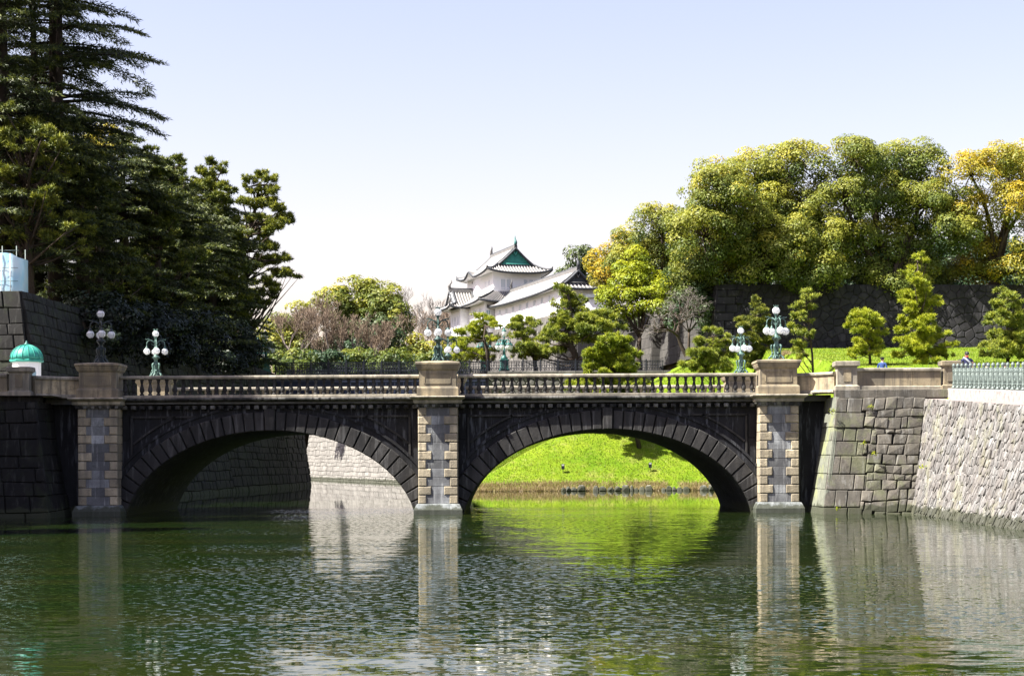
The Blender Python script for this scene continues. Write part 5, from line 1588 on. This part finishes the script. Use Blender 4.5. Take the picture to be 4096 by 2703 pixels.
broadleaf('camphor_tree', 'golden tinted camphor tree at the right edge of the hill', 165, (3980, 1200),
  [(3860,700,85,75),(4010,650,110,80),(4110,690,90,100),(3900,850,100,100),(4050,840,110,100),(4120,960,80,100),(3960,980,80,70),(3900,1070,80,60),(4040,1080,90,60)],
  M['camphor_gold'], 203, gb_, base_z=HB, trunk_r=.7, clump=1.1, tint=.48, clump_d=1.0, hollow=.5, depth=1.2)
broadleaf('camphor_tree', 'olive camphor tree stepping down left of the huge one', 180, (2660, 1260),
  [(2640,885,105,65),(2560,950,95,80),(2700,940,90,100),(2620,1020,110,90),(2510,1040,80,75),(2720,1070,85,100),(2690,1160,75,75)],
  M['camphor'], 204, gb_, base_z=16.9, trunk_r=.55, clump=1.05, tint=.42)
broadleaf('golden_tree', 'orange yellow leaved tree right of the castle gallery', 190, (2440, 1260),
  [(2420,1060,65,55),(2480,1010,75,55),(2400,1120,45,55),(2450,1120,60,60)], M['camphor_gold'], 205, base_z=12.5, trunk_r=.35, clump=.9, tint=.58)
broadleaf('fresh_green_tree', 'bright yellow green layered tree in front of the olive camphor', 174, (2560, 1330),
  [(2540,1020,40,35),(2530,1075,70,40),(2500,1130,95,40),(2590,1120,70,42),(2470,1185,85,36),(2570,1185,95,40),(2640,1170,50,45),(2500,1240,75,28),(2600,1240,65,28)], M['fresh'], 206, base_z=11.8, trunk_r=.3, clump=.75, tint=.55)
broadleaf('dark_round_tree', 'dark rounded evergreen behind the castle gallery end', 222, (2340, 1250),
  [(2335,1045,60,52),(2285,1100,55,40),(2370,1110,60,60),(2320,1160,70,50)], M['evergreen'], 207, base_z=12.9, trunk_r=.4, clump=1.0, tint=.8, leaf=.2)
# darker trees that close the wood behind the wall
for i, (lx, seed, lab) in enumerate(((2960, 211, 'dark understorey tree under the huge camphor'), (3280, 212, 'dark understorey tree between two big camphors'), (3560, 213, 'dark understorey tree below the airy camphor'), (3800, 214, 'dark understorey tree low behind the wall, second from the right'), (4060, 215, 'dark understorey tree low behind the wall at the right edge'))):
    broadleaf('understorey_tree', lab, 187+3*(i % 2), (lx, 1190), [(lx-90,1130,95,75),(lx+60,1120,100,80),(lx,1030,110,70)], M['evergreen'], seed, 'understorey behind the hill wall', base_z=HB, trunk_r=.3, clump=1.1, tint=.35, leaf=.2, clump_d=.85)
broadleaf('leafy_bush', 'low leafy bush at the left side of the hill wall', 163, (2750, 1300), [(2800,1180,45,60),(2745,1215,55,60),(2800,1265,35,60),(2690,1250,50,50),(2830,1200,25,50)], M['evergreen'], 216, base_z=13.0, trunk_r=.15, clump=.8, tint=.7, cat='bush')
broadleaf('leafy_bush', 'grey green bush between castle wall and low stone wall', 190, (2450, 1330), [(2450,1270,60,45),(2400,1300,50,40),(2520,1290,40,35)], M['evergreen'], 217, base_z=12.5, trunk_r=.15, clump=.8, tint=.75, cat='bush')

# ---- background left of the castle
gd = 'background trees left of the castle'
broadleaf('round_tree', 'domed yellow green tree in the background left of the castle', 285, (1450, 1500),
  [(1440,1180,110,60),(1350,1225,90,70),(1540,1230,90,75),(1450,1270,150,80),(1590,1300,45,70)], M['camphor'], 221, gd, base_z=12.5, trunk_r=.6, clump=1.5, clump_d=1.4, tint=.33, leaf=.27)
broadleaf('round_tree', 'dark green lower tree in front of the domed one', 262, (1490, 1500),
  [(1420,1370,110,65),(1530,1340,85,70),(1330,1400,85,60),(1590,1390,45,70),(1480,1420,120,50)], M['evergreen'], 222, gd, base_z=12.5, trunk_r=.5, clump=1.4, tint=.6, leaf=.25)
broadleaf('round_tree', 'mixed green bushy tree right of the left conifers', 258, (1160, 1500),
  [(1130,1310,70,60),(1200,1270,55,45),(1100,1390,80,60),(1220,1380,70,60)], M['camphor'], 223, gd, base_z=12.3, trunk_r=.4, clump=1.3, tint=.40, leaf=.25)
broadleaf('round_tree', 'low brown green thicket right of the domed tree', 262, (1690, 1500),
  [(1660,1400,60,50),(1730,1420,70,45)], M['camphor'], 224, gd, base_z=12.5, trunk_r=.3, clump=1.2, tint=.5, leaf=.25)
for px, Y, H_, sd, lab, mt in ((1250, 250, 17, 301, 'bare pinkish winter tree left of the domed tree', 'twig'), (1400, 250, 14.5, 302, 'bare pinkish winter tree in front of the domed tree', 'twig'), (1640, 300, 23, 303, 'tall bare winter tree right of the domed tree', 'twig_grey'), (1760, 310, 23, 304, 'tall bare winter tree beside the castle turret', 'twig_grey'), (1720, 262, 19, 305, 'low reddish bare tree behind the middle bridge lamp', 'twig'), (1530, 245, 13, 306, 'low bare brown tree before the dark green tree', 'twig'), (1330, 246, 15, 307, 'slender bare tree beside the left conifers', 'twig'), (1190, 240, 15, 309, 'bare brown tree at the right edge of the left wood', 'twig'), (1465, 238, 14, 310, 'low bare brown tree below the centre of the domed tree', 'twig'), (1820, 300, 19, 308, 'bare tree half hidden by the turret lower roof', 'twig')):
    bare('bare_tree', lab, ((px-2048)*Y/FPX, Y, 12.5), H_, .52, sd, M[mt], 'bare winter trees in the background', depth=8, r0=.26, up=.55, twig=.045, split0=.30, kids=2, extra=.62)
bare('bare_tree', 'spreading leafless grey tree before the hill wall corner', tuple(at(2745, 1412, 158.5)), 10.5, 1.25, 331, M['twig_grey'], depth=7, r0=.22, up=.10, lean=(-.45, -.1), twig=.035, split0=.25, kids=2, extra=.72)

# low shrubs and the far wood behind the iron bridge
gq = 'low shrubs behind the iron bridge'
for i, (lx_, ly_, lab, mt) in enumerate(((1160, 1435, 'low brown green shrub behind the railing below the bare trees', 'camphor'), (1290, 1440, 'low dark shrub behind the railing left of the domed tree', 'evergreen'), (1420, 1435, 'low yellow green shrub behind the railing below the domed tree', 'camphor'), (1550, 1430, 'low yellow green shrub behind the railing right of the domed tree', 'camphor'), (1680, 1440, 'low green shrub behind the railing left of the middle lamp', 'camphor'), (1800, 1445, 'low green shrub behind the middle lamp', 'camphor'))):
    broadleaf('low_shrub', lab, 226 + 4*(i % 3), (lx_, 1500), [(lx_-40,ly_,55,30),(lx_+40,ly_+5,55,32),(lx_,ly_+45,80,40)], M[mt], 230+i, gq, base_z=12.4, trunk_r=.12, clump=.9, tint=.12, leaf=.22, cat='bush')
rngw = np.random.default_rng(90)
cw_ = []
for i in range(420):
    px_ = rngw.uniform(700, 2300); Yw = rngw.uniform(330, 350); cw_.append(np.array(at(px_, rngw.uniform(1400, 1560), Yw)))
cw_ = np.array(cw_); idx = np.repeat(np.arange(len(cw_)), 46); dd_ = unit(rngw.normal(size=(len(idx), 3)) + np.array([0, -.3, .4]))
V, F = leaf_quads(cw_[idx] + dd_*np.array([2.2, 2.2, 1.7])*(.7+.35*rngw.random((len(idx), 1))), unit(dd_ + .5*rngw.normal(size=dd_.shape)), .46*(.7+.6*rngw.random(len(idx))), rngw)
tag(put('far_wood', np_mesh('far_wood', V, F, M['camphor'], np.clip(.32 + .15*rngw.normal(size=len(cw_))[idx] + .1*rngw.normal(size=len(idx)), 0, 1))), 'far wood closing the view behind the iron bridge', 'wood', kind='stuff')

cw_ = np.array([np.array(at(rngw.uniform(2650, 4350), rngw.uniform(960, 1190), rngw.uniform(205, 225))) for i in range(330)])
idx = np.repeat(np.arange(len(cw_)), 60); dd_ = unit(rngw.normal(size=(len(idx), 3)) + np.array([0, -.3, .4]))
V, F = leaf_quads(cw_[idx] + dd_*np.array([1.7, 1.7, 1.4])*(.7+.35*rngw.random((len(idx), 1))), unit(dd_ + .4*rngw.normal(size=dd_.shape)), .34*(.7+.6*rngw.random(len(idx))), rngw)
tag(put('hill_wood', np_mesh('hill_wood', V, F, M['evergreen'], np.clip(.30 + .12*rngw.normal(size=len(cw_))[idx] + .08*rngw.normal(size=len(idx)), 0, 1))), 'dark wood closing the view behind the broad camphor trees', 'wood', kind='stuff')

# ---- the dark conifers on the left mound
gc = 'tall conifers on the left mound'
def lx(px, Y): return (px-2048)*Y/FPX
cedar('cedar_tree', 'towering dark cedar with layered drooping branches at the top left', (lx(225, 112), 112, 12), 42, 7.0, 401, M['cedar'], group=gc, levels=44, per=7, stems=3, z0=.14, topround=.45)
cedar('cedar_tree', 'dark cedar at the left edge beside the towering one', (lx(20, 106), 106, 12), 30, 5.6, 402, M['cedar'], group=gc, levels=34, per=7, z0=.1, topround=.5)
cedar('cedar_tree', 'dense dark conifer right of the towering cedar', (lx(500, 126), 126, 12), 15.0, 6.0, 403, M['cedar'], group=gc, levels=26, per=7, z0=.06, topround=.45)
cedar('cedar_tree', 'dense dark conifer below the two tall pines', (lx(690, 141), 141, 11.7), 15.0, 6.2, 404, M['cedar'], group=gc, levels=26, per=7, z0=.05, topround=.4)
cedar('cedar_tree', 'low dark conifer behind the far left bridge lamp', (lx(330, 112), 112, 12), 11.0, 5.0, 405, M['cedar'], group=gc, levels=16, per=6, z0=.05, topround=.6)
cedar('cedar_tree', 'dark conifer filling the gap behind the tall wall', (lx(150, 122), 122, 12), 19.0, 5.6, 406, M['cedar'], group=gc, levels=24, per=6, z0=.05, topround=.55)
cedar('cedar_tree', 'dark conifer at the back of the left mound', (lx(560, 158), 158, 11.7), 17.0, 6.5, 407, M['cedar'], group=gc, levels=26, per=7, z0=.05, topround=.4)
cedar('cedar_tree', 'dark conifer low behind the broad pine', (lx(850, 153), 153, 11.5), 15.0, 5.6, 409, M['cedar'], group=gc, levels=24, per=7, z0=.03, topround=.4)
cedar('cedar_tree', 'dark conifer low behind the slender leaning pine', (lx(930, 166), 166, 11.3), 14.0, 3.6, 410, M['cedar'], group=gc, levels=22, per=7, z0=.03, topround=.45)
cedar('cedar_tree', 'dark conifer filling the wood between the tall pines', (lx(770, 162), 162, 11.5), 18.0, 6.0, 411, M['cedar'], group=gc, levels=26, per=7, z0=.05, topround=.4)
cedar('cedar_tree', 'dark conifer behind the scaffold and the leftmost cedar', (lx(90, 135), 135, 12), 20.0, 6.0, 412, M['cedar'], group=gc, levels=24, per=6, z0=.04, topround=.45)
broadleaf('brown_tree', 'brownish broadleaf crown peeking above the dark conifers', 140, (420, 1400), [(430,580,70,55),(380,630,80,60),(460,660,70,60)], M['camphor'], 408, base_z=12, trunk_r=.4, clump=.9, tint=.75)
pine('tall_pine', 'slender leaning pine at the right end of the left wood', 168, Z0, .7653, [(1290,1870),(1285,1600),(1275,1300),(1320,1150),(1360,950)],
  [(1370,915,45),(1320,950,45),(1420,950,45),(1350,1000,65),(1430,1015,45),(1290,1070,55),(1390,1075,75),(1470,1095,35),(1420,1150,80),(1500,1155,35),(1330,1150,55),(1350,1210,75),(1450,1215,55),(1300,1270,55),(1400,1290,65),(1480,1345,55),(1380,1360,75),(1440,1420,65),(1515,1435,35),(1300,1400,65),(1360,1470,65),(1400,1530,55),(1310,1530,65),(1330,1590,70),(1250,1640,60)], M['needle_dark'], 421, gc, tr=.38, dens=42, tuft=.36, nd=6, width=.048, base_z=11.2, tint=.66, depth=1.3, sat=2)
pine('tall_pine', 'broad dark pine left of the slender leaning one', 155, Z0, .7653, [(1090,1830),(1080,1500),(1090,1200),(1110,900)],
  [(1110,865,45),(1080,905,55),(1170,915,45),(1060,970,75),(1150,990,65),(1210,1000,28),(960,1040,65),(1100,1060,80),(1190,1070,65),(1000,1120,85),(1150,1130,80),(1200,1160,55),(1050,1190,85),(1170,1200,75),(1240,1240,55),(1080,1260,80),(1190,1290,75),(990,1330,80),(1100,1360,90),(1210,1380,75),(1050,1430,80),(1160,1450,80),(1000,1490,70),(1230,1500,65),(1100,1530,80),(930,1420,70),(1180,1590,80),(1050,1620,90),(1240,1650,60),(940,1560,80),(1130,1680,80),(1000,1700,80)], M['needle_dark'], 422, gc, tr=.40, dens=42, tuft=.36, nd=6, width=.048, base_z=11.5, tint=.56, depth=1.8, sat=2)
pine('tall_pine', 'flat-crowned dark pine rising behind the dense conifers', 143, Z0, .7653, [(860,1790),(850,1400),(850,1100),(880,880)],
  [(920,840,38),(860,870,55),(930,890,45),(800,905,55),(880,940,75),(820,970,65),(960,960,55),(850,1020,75),(765,1000,55),(780,1070,75),(880,1090,85),(800,1150,95),(900,1180,95),(820,1250,95),(920,1280,85),(850,1350,95),(800,1450,95),(900,1480,90),(830,1560,95),(760,1640,90),(880,1650,90)], M['needle_dark'], 423, gc, tr=.40, dens=42, tuft=.36, nd=6, width=.048, base_z=11.7, tint=.48, depth=1.8, sat=2)
def auto_pads(cx, top, bot, w0, w1, n, seed):
    g = random.Random(seed); out = []
    for i in range(n):
        t = ((i + g.random())/n)**.85; hw = lerp(w0, w1, t)
        out.append((cx + g.uniform(-1, 1)*hw, lerp(top, bot, t), g.uniform(34, 62)))
    return out
P1 = zmap(0, 0, 1.0)
pine('tall_pine', 'full dark pine in front of the towering cedar', 118, P1, 1.0, [(400,1440),(395,1150),(385,900),(390,650)], auto_pads(400, 640, 1290, 30, 170, 44, 61), M['needle_dark'], 424, gc, tr=.36, dens=46, tuft=.33, nd=6, width=.042, base_z=12.0, tint=.46, depth=1.8, sat=1)
pine('tall_pine', 'full dark pine in the middle of the left wood', 129, P1, 1.0, [(640,1440),(635,1150),(630,900),(620,640)], auto_pads(635, 625, 1290, 30, 180, 46, 62), M['needle_dark'], 425, gc, tr=.36, dens=42, tuft=.34, nd=6, width=.044, base_z=12.0, tint=.46, depth=1.8, sat=1)
pine('tall_pine', 'sunlit pine at the far left below the cedar boughs', 104, P1, 1.0, [(120,1180),(115,900),(110,600)], auto_pads(125, 470, 1000, 120, 200, 40, 63), M['needle_dark'], 426, gc, tr=.36, dens=46, tuft=.30, nd=6, width=.038, base_z=12.0, tint=.62, depth=1.6, sat=1)
broadleaf('dark_bush', 'dark shrub mass under the conifers behind the left lamps', 120, (520, 1480), [(420,1330,110,80),(560,1340,100,80),(680,1360,90,70),(300,1270,80,60)], M['evergreen_dark'], 431, 'shrubs under the left conifers', base_z=11.5, trunk_r=.2, clump=1.0, tint=.25, cat='bush')
broadleaf('dark_bush', 'dark shrub mass at the left end of the iron bridge', 150, (880, 1480), [(800,1370,90,70),(900,1390,90,60),(980,1400,60,50)], M['evergreen_dark'], 432, 'shrubs under the left conifers', base_z=11.4, trunk_r=.2, clump=1.0, tint=.25, cat='bush')
for (hx, hy, hY, sd_, lab) in ((380, 1300, 103.5, 441, 'dark hanging shrub behind the left near lamp'), (520, 1330, 110, 442, 'dark hanging shrub behind the left far lamp'), (660, 1340, 120, 443, 'dark hanging foliage right of the left far lamp'), (790, 1380, 133, 444, 'dark hanging foliage left of the iron bridge end'), (870, 1400, 147, 445, 'dark foliage overhanging the iron bridge end')):
    broadleaf('hanging_shrub', lab, hY, (hx-60, hy), [(hx-50,hy-60,75,70),(hx+40,hy-40,80,75),(hx-20,hy+50,85,65),(hx+60,hy+70,60,50)], M['evergreen_dark'], sd_, 'dark shrubs hanging over the left wall', base_z=11.8, trunk_r=.14, clump=.85, tint=.18, cat='bush', clump_d=1.1)
# the same wood goes on along the left bank, outside the picture, and shades the left end of the bridge
src = bpy.data.objects['cedar_tree']
for (x, y, z, s, lab) in ((-35.5, 72.0, 5.5, .80, 'cedar on the left bank nearest the bridge end'), (-38, 64, 5.0, .85, 'cedar on the left bank, second from the bridge end'), (-37, 54, 4.5, .72, 'cedar on the left bank, third from the bridge end'), (-31.5, 68, 5.0, .62, 'smaller cedar on the left bank in front of the first two')):
    o = copy_tree(src); o.location = (x, y, z); o.rotation_euler = (0, 0, x); o.scale = (s,)*3; tag(o, lab, 'tree', 'cedars along the left bank')
b = MB(); b.rings([[(-30,40,-.4),(-28,76.2,-.4),(-120,76.2,-.4),(-120,40,-.4)], [(-32,40,4.3),(-29,76.4,5.5),(-120,76.4,5.5),(-120,40,4.3)]]); tag(b.build('left_bank', M['soil']), kind='structure')

# ---- grass blades and reeds
rngg = np.random.default_rng(71)
pts = []
while len(pts) < 42000:
    x = rngg.uniform(-4, 24); y = SHORE + 22*rngg.random()**1.15
    z = land(x, y)
    if z > .35 and y > SHORE + .9: pts.append((x, y, z))
C = np.array(pts); n = len(C)
D = unit(np.array([0, 0, 1]) + .45*rngg.normal(size=(n, 3)))
V, F = needle_tris(C, D, .07 + .11*rngg.random(n), np.full(n, .028), rngg)
tn = np.clip(.55 + .15*np.sin(C[:, 0]*.5 + 2*np.sin(C[:, 1]*.4)) + .16*rngg.normal(size=n), 0, 1)
tag(put('grass', np_mesh('grass', V, F, M['blade'], tn)), 'bright green grass covering the bank beyond the right arch', 'grass', kind='stuff')
pts = []
while len(pts) < 14000:
    x = rngg.uniform(-4, 24); y = SHORE + rngg.uniform(.1, 1.7)
    if math.sin(x*1.3)+math.sin(x*3.1+1)*.6 + rngg.normal()*.5 > -.6 or x < 5: pts.append((x, y, max(.05, land(x, y)) - .05))
C = np.array(pts); n = len(C)
D = unit(np.array([0, -.15, 1]) + .38*rngg.normal(size=(n, 3)))
V, F = needle_tris(C, D, .20 + .32*rngg.random(n), np.full(n, .022), rngg)
tag(put('reeds', np_mesh('reeds', V, F, M['reed'], rngg.random(n)*.8)), 'dry brown reeds along the waterline of the lawn', 'reeds', kind='stuff')
# grass fringe on the upper slope and tufts in the abutment joints
pts = []
while len(pts) < 26000:
    y = 96 + 64*rngg.random(); x = rngg.uniform(.06, .42)*y
    if x < 17.8: continue
    pts.append((x, y, land(x, y)))
C = np.array(pts); n = len(C)
V, F = needle_tris(C, unit(np.array([0, 0, 1]) + .5*rngg.normal(size=(n, 3))), .08 + .12*rngg.random(n), np.full(n, .022), rngg)
tag(put('grass', np_mesh('grass', V, F, M['blade'], np.clip(.55 + .2*rngg.normal(size=n), 0, 1))), 'yellow green grass on the slope below the hill wall', 'grass', kind='stuff')
for (px, py, Y, lab) in ((3482, 1625, 76.6, 'green weed in the upper joints of the abutment, the largest tuft'), (3330, 1643, 76.4, 'small weed near the slanting corner at the top of the abutment'), (3455, 1770, 76.2, 'small weed in the middle of the abutment face'), (3495, 1813, 76.0, 'wide low weed below the middle of the abutment face'), (3350, 2033, 75.5, 'weed low on the abutment close to the water'), (3689, 1864, 74.4, 'hanging green weed where abutment and rubble wall meet'), (3860, 1692, 70.5, 'small weed high on the rubble wall'), (3790, 1600, 75.0, 'weed at the top edge of the rubble wall')):
    c = np.array(at(px, py, Y-.15)); m = 26
    C = c[None] + rngg.normal(size=(m, 3))*np.array([.07, .03, .05]); Dn = unit(rngg.normal(size=(m, 3)) + np.array([0, -.8, .5]))
    V, F = leaf_quads(C, Dn, np.full(m, .045), rngg)
    o = put('wall_weed', np_mesh('wall_weed', V - c[None], F, M['fresh'], .4+.5*rngg.random(m)), None, tuple(c))
    tag(o, lab, 'weed', 'weeds in the wall joints')

# ================================================================== PEOPLE
M['skin'] = plain('skin', (.55,.36,.27), .6); M['navy'] = plain('navy_cloth', (.03,.035,.10), .85); M['police'] = plain('police_blue_cloth', (.018,.048,.16), .8)
M['black'] = plain('black_cloth', (.012,.012,.014), .8); M['white_cloth'] = plain('white_cloth', (.8,.8,.8), .8); M['strap'] = plain('grey_strap', (.32,.36,.40), .7)
M['red'] = plain('red_cloth', (.55,.03,.03), .7); M['hair'] = plain('black_hair', (.02,.018,.016), .6); M['trouser'] = plain('dark_trousers', (.04,.042,.055), .85); M['jean'] = plain('blue_jeans', (.08,.13,.22), .85)

def person(label, loc, rz, top, bottom, pose='stand', sleeve_long=True, arms=None, h=1.74):
    """one continuous body grown from a skeleton; cloth and skin are told apart by face"""
    k = h/1.74
    J = {'pel': (0,0,.95), 'wai': (0,.01,1.10), 'che': (0,.02,1.30), 'nck': (0,.0,1.46), 'nk2': (0,-.01,1.53), 'hd0': (0,-.025,1.60), 'hd1': (0,-.02,1.69), 'hd2': (0,-.005,1.735)}
    Rr = {'pel': (.16,.12), 'wai': (.15,.11), 'che': (.17,.115), 'nck': (.075,.07), 'nk2': (.055,.055), 'hd0': (.072,.088), 'hd1': (.078,.095), 'hd2': (.05,.06)}
    E = [('pel','wai'),('wai','che'),('che','nck'),('nck','nk2'),('nk2','hd0'),('hd0','hd1'),('hd1','hd2')]
    A = arms or {-1: [(.19,.0,1.41),(.26,.02,1.14),(.27,-.06,.90),(.27,-.08,.82)], 1: [(.19,.0,1.41),(.26,.02,1.14),(.27,-.06,.90),(.27,-.08,.82)]}
    for s, nm in ((-1,'l'),(1,'r')):
        prev = 'che'
        for i, (p, r) in enumerate(zip(A[s], ((.065,.07),(.045,.05),(.032,.035),(.04,.028)))):
            key = nm+'a%d' % i; J[key] = (s*p[0], p[1], p[2]); Rr[key] = r; E.append((prev, key)); prev = key
        prev = 'pel'
        legs = [(.09,0,.86),(.10,-.02,.50),(.105,.02,.09),(.11,-.13,.04)] if pose == 'stand' else [(.10,-.06,.86),(.13,-.42,.82),(.12,-.38,.42),(.12,-.50,.38)]
        for i, (p, r) in enumerate(zip(legs, ((.10,.10),(.062,.066),(.042,.046),(.045,.035)))):
            key = nm+'l%d' % i; J[key] = (s*p[0], p[1], p[2]); Rr[key] = r; E.append((prev, key)); prev = key
        for f in range(5):   # fingers
            hb = J[nm+'a3']; key = nm+'f%d' % f
            off = (f-1.5)*.018 if f < 4 else -.03
            J[key] = (hb[0] + s*.004, hb[1] + off - (.02 if f == 4 else 0), hb[2] - (.085 - abs(f-1.6)*.012 if f < 4 else .035)); Rr[key] = (.009,.009); E.append((nm+'a3', key))
    J['nose'] = (0,-.125,1.615); Rr['nose'] = (.012,.014); E.append(('hd0','nose'))
    keys = list(J); me = bpy.data.meshes.new('body')
    me.from_pydata([tuple(c*k for c in J[q_]) for q_ in keys], [(keys.index(a), keys.index(c)) for a, c in E], [])
    root = empty('person', loc, rz); tag(root, label, 'person')
    o = bpy.data.objects.new('body', me); link(o, root)
    o.modifiers.new('skin', 'SKIN'); o.modifiers.new('sub', 'SUBSURF').levels = 1; o.modifiers['sub'].render_levels = 1
    sv_ = me.skin_vertices[0].data
    for i, q_ in enumerate(keys): sv_[i].radius = tuple(r*k for r in Rr[q_])
    sv_[0].use_root = True
    dg = bpy.context.evaluated_depsgraph_get(); dg.update()
    ev = bpy.data.meshes.new_from_object(o.evaluated_get(dg)); o.modifiers.clear(); o.data = ev
    for m in (top, bottom, M['skin'], M['black']): ev.materials.append(m)
    for p in ev.polygons:
        c = p.center/k; a = abs(c.x)
        mi = 0
        if c.z > 1.475: mi = 2
        elif c.z < .10: mi = 3
        elif a > .195 and c.z < 1.30 and not sleeve_long: mi = 2
        elif a > .215 and c.z < .93: mi = 2
        elif c.z < .97: mi = 1
        p.material_index = mi; p.use_smooth = True
    # hair
    b = MB(); b.lathe([(.086,-.02),(.094,.03),(.088,.08),(.06,.115),(.0,.13)], cy=.012, cz=1.62, n=12); b.v = [(x*k*.92, y*k*1.08, z*k) for x, y, z in b.v]
    b.build('hair', M['hair'], root)
    for s in (-1, 1):
        b = MB(); b.lathe([(0,-.03),(.012,-.02),(.016,.01),(0,.03)], cx=s*.085*k, cy=0, cz=1.615*k, n=6); b.build('ear', M['skin'], root)
    return root, k
def onroad(px, Y):
    x = (px-2048)*Y/FPX
    z = pw(Y, [(77, 5.6), (82, 5.7), (95.4, 6.5)]) if x > 20.3 else pw(Y, [(77, 5.56), (82, 5.66), (95.6, 6.5)])
    return (x, Y, z)
# police officer, seen from behind in three-quarter view
po_, k = person('police officer in blue uniform and peaked cap behind the solid parapet', onroad(3531, 93.5), math.radians(150), M['police'], M['trouser'], h=1.76)
b = MB(); b.lathe([(.100,1.66),(.104,1.71),(.150,1.745),(.145,1.768),(.0,1.785)], n=14); cap_ = b.build('cap', M['black'], po_)
b = MB(); b.rings([[(-.085,-.08,1.668),(.085,-.08,1.668),(.06,-.165,1.645),(-.06,-.165,1.645)],[(-.085,-.08,1.68),(.085,-.08,1.68),(.06,-.165,1.655),(-.06,-.165,1.655)]]); b.build('visor', M['black'], cap_)
b = MB(); b.lathe([(.078,1.47),(.072,1.51)], n=12, cap=False); b.build('collar', M['white_cloth'], po_)
b = MB(); b.box(.20, .26, -.03, .03, 1.28, 1.35, .01); b.build('sleeve_patch', M['white_cloth'], po_)
# tourist seen from behind
arms_t = {-1: [(.20,.0,1.41),(.31,.0,1.18),(.34,-.22,1.10),(.34,-.30,1.10)], 1: [(.20,.0,1.41),(.29,.03,1.16),(.28,-.10,.95),(.27,-.14,.88)]}
to, k = person('person in navy T-shirt and dark cap with a grey shoulder strap, seen from behind', (at(3868, 1500, 81).x, 81, 5.69), math.radians(188), M['navy'], M['jean'], sleeve_long=False, arms=arms_t, h=1.95)
b = MB(); b.lathe([(.10,1.82),(.103,1.88),(.085,1.93),(.05,1.955),(.0,1.965)], n=14); c_ = b.build('cap', M['black'], to)
b = MB(); b.rings([[(-.07,-.08,1.835),(.07,-.08,1.835),(.05,-.18,1.82),(-.05,-.18,1.82)],[(-.07,-.08,1.847),(.07,-.08,1.847),(.05,-.18,1.83),(-.05,-.18,1.83)]]); b.build('visor', M['black'], c_)
b = MB(); b.tube([(-.19,.15,1.30),(-.05,.175,1.43),(.09,.165,1.56),(.16,.09,1.645),(.17,-.02,1.655)], [.05,.05,.045,.04,.035], n=6); b.build('strap', M['strap'], to)
b = MB(); b.tube([(-.09,-.03,1.71),(-.06,.07,1.715),(.0,.095,1.715),(.06,.07,1.715),(.09,-.03,1.71)], .022, n=6); b.build('neckerchief', M['red'], to)
bagp = at(3840, 1455, 80.7)
bg_ = empty('shoulder_bag', (bagp.x, 80.7, 6.95)); tag(bg_, 'black bag held out at the side of the person in navy', 'bag')
b = MB(); b.sq([(.14,.10,-.20),(.20,.14,-.14),(.21,.15,.05),(.15,.11,.16),(.05,.05,.19)], 0, 0); b.build('body', M['black'], bg_)
b = MB(); b.tube([(-.13,0,.12),(-.10,0,.26),(.06,0,.30),(.16,0,.12)], .022, n=5); b.build('handle', M['trouser'], bg_)
sp_, k = person('dark haired person sitting behind the iron fence, nearer the person in navy', (at(3948, 1500, 80).x, 80, 5.0), math.radians(150), M['jean'], M['trouser'], pose='sit')
sp_.location.z = 5.72 - .40 + .0
sp2, k = person('dark haired person sitting behind the iron fence, farther right', (at(4020, 1500, 80).x, 80, 5.0), math.radians(200), M['trouser'], M['trouser'], pose='sit')
sp2.location.z = 5.72 - .42
for px, lab in ((3948, 'low stone seat under the left seated person behind the fence'), (4020, 'low stone seat under the right seated person behind the fence')):
    x = at(px, 1500, 80).x
    b = MB(); b.box(x-.4, x+.4, 79.75, 80.25, 5.66, 5.74, .01)
    tag(b.build('stone_bench', M['castlewall']), lab, 'bench', 'stone seats behind the fence')
gd_, k = person('person in a dark suit and white shirt at the left end of the iron bridge', (at(1017, 1480, 164.3).x, 164.3, 11.2), math.radians(10), M['black'], M['black'])
b = MB(); b.rings([[(-.05,-.155,1.46),(.05,-.155,1.46),(.012,-.17,1.22),(-.012,-.17,1.22)],[(-.05,-.165,1.46),(.05,-.165,1.46),(.012,-.18,1.22),(-.012,-.18,1.22)]]); b.build('shirt_front', M['white_cloth'], gd_)
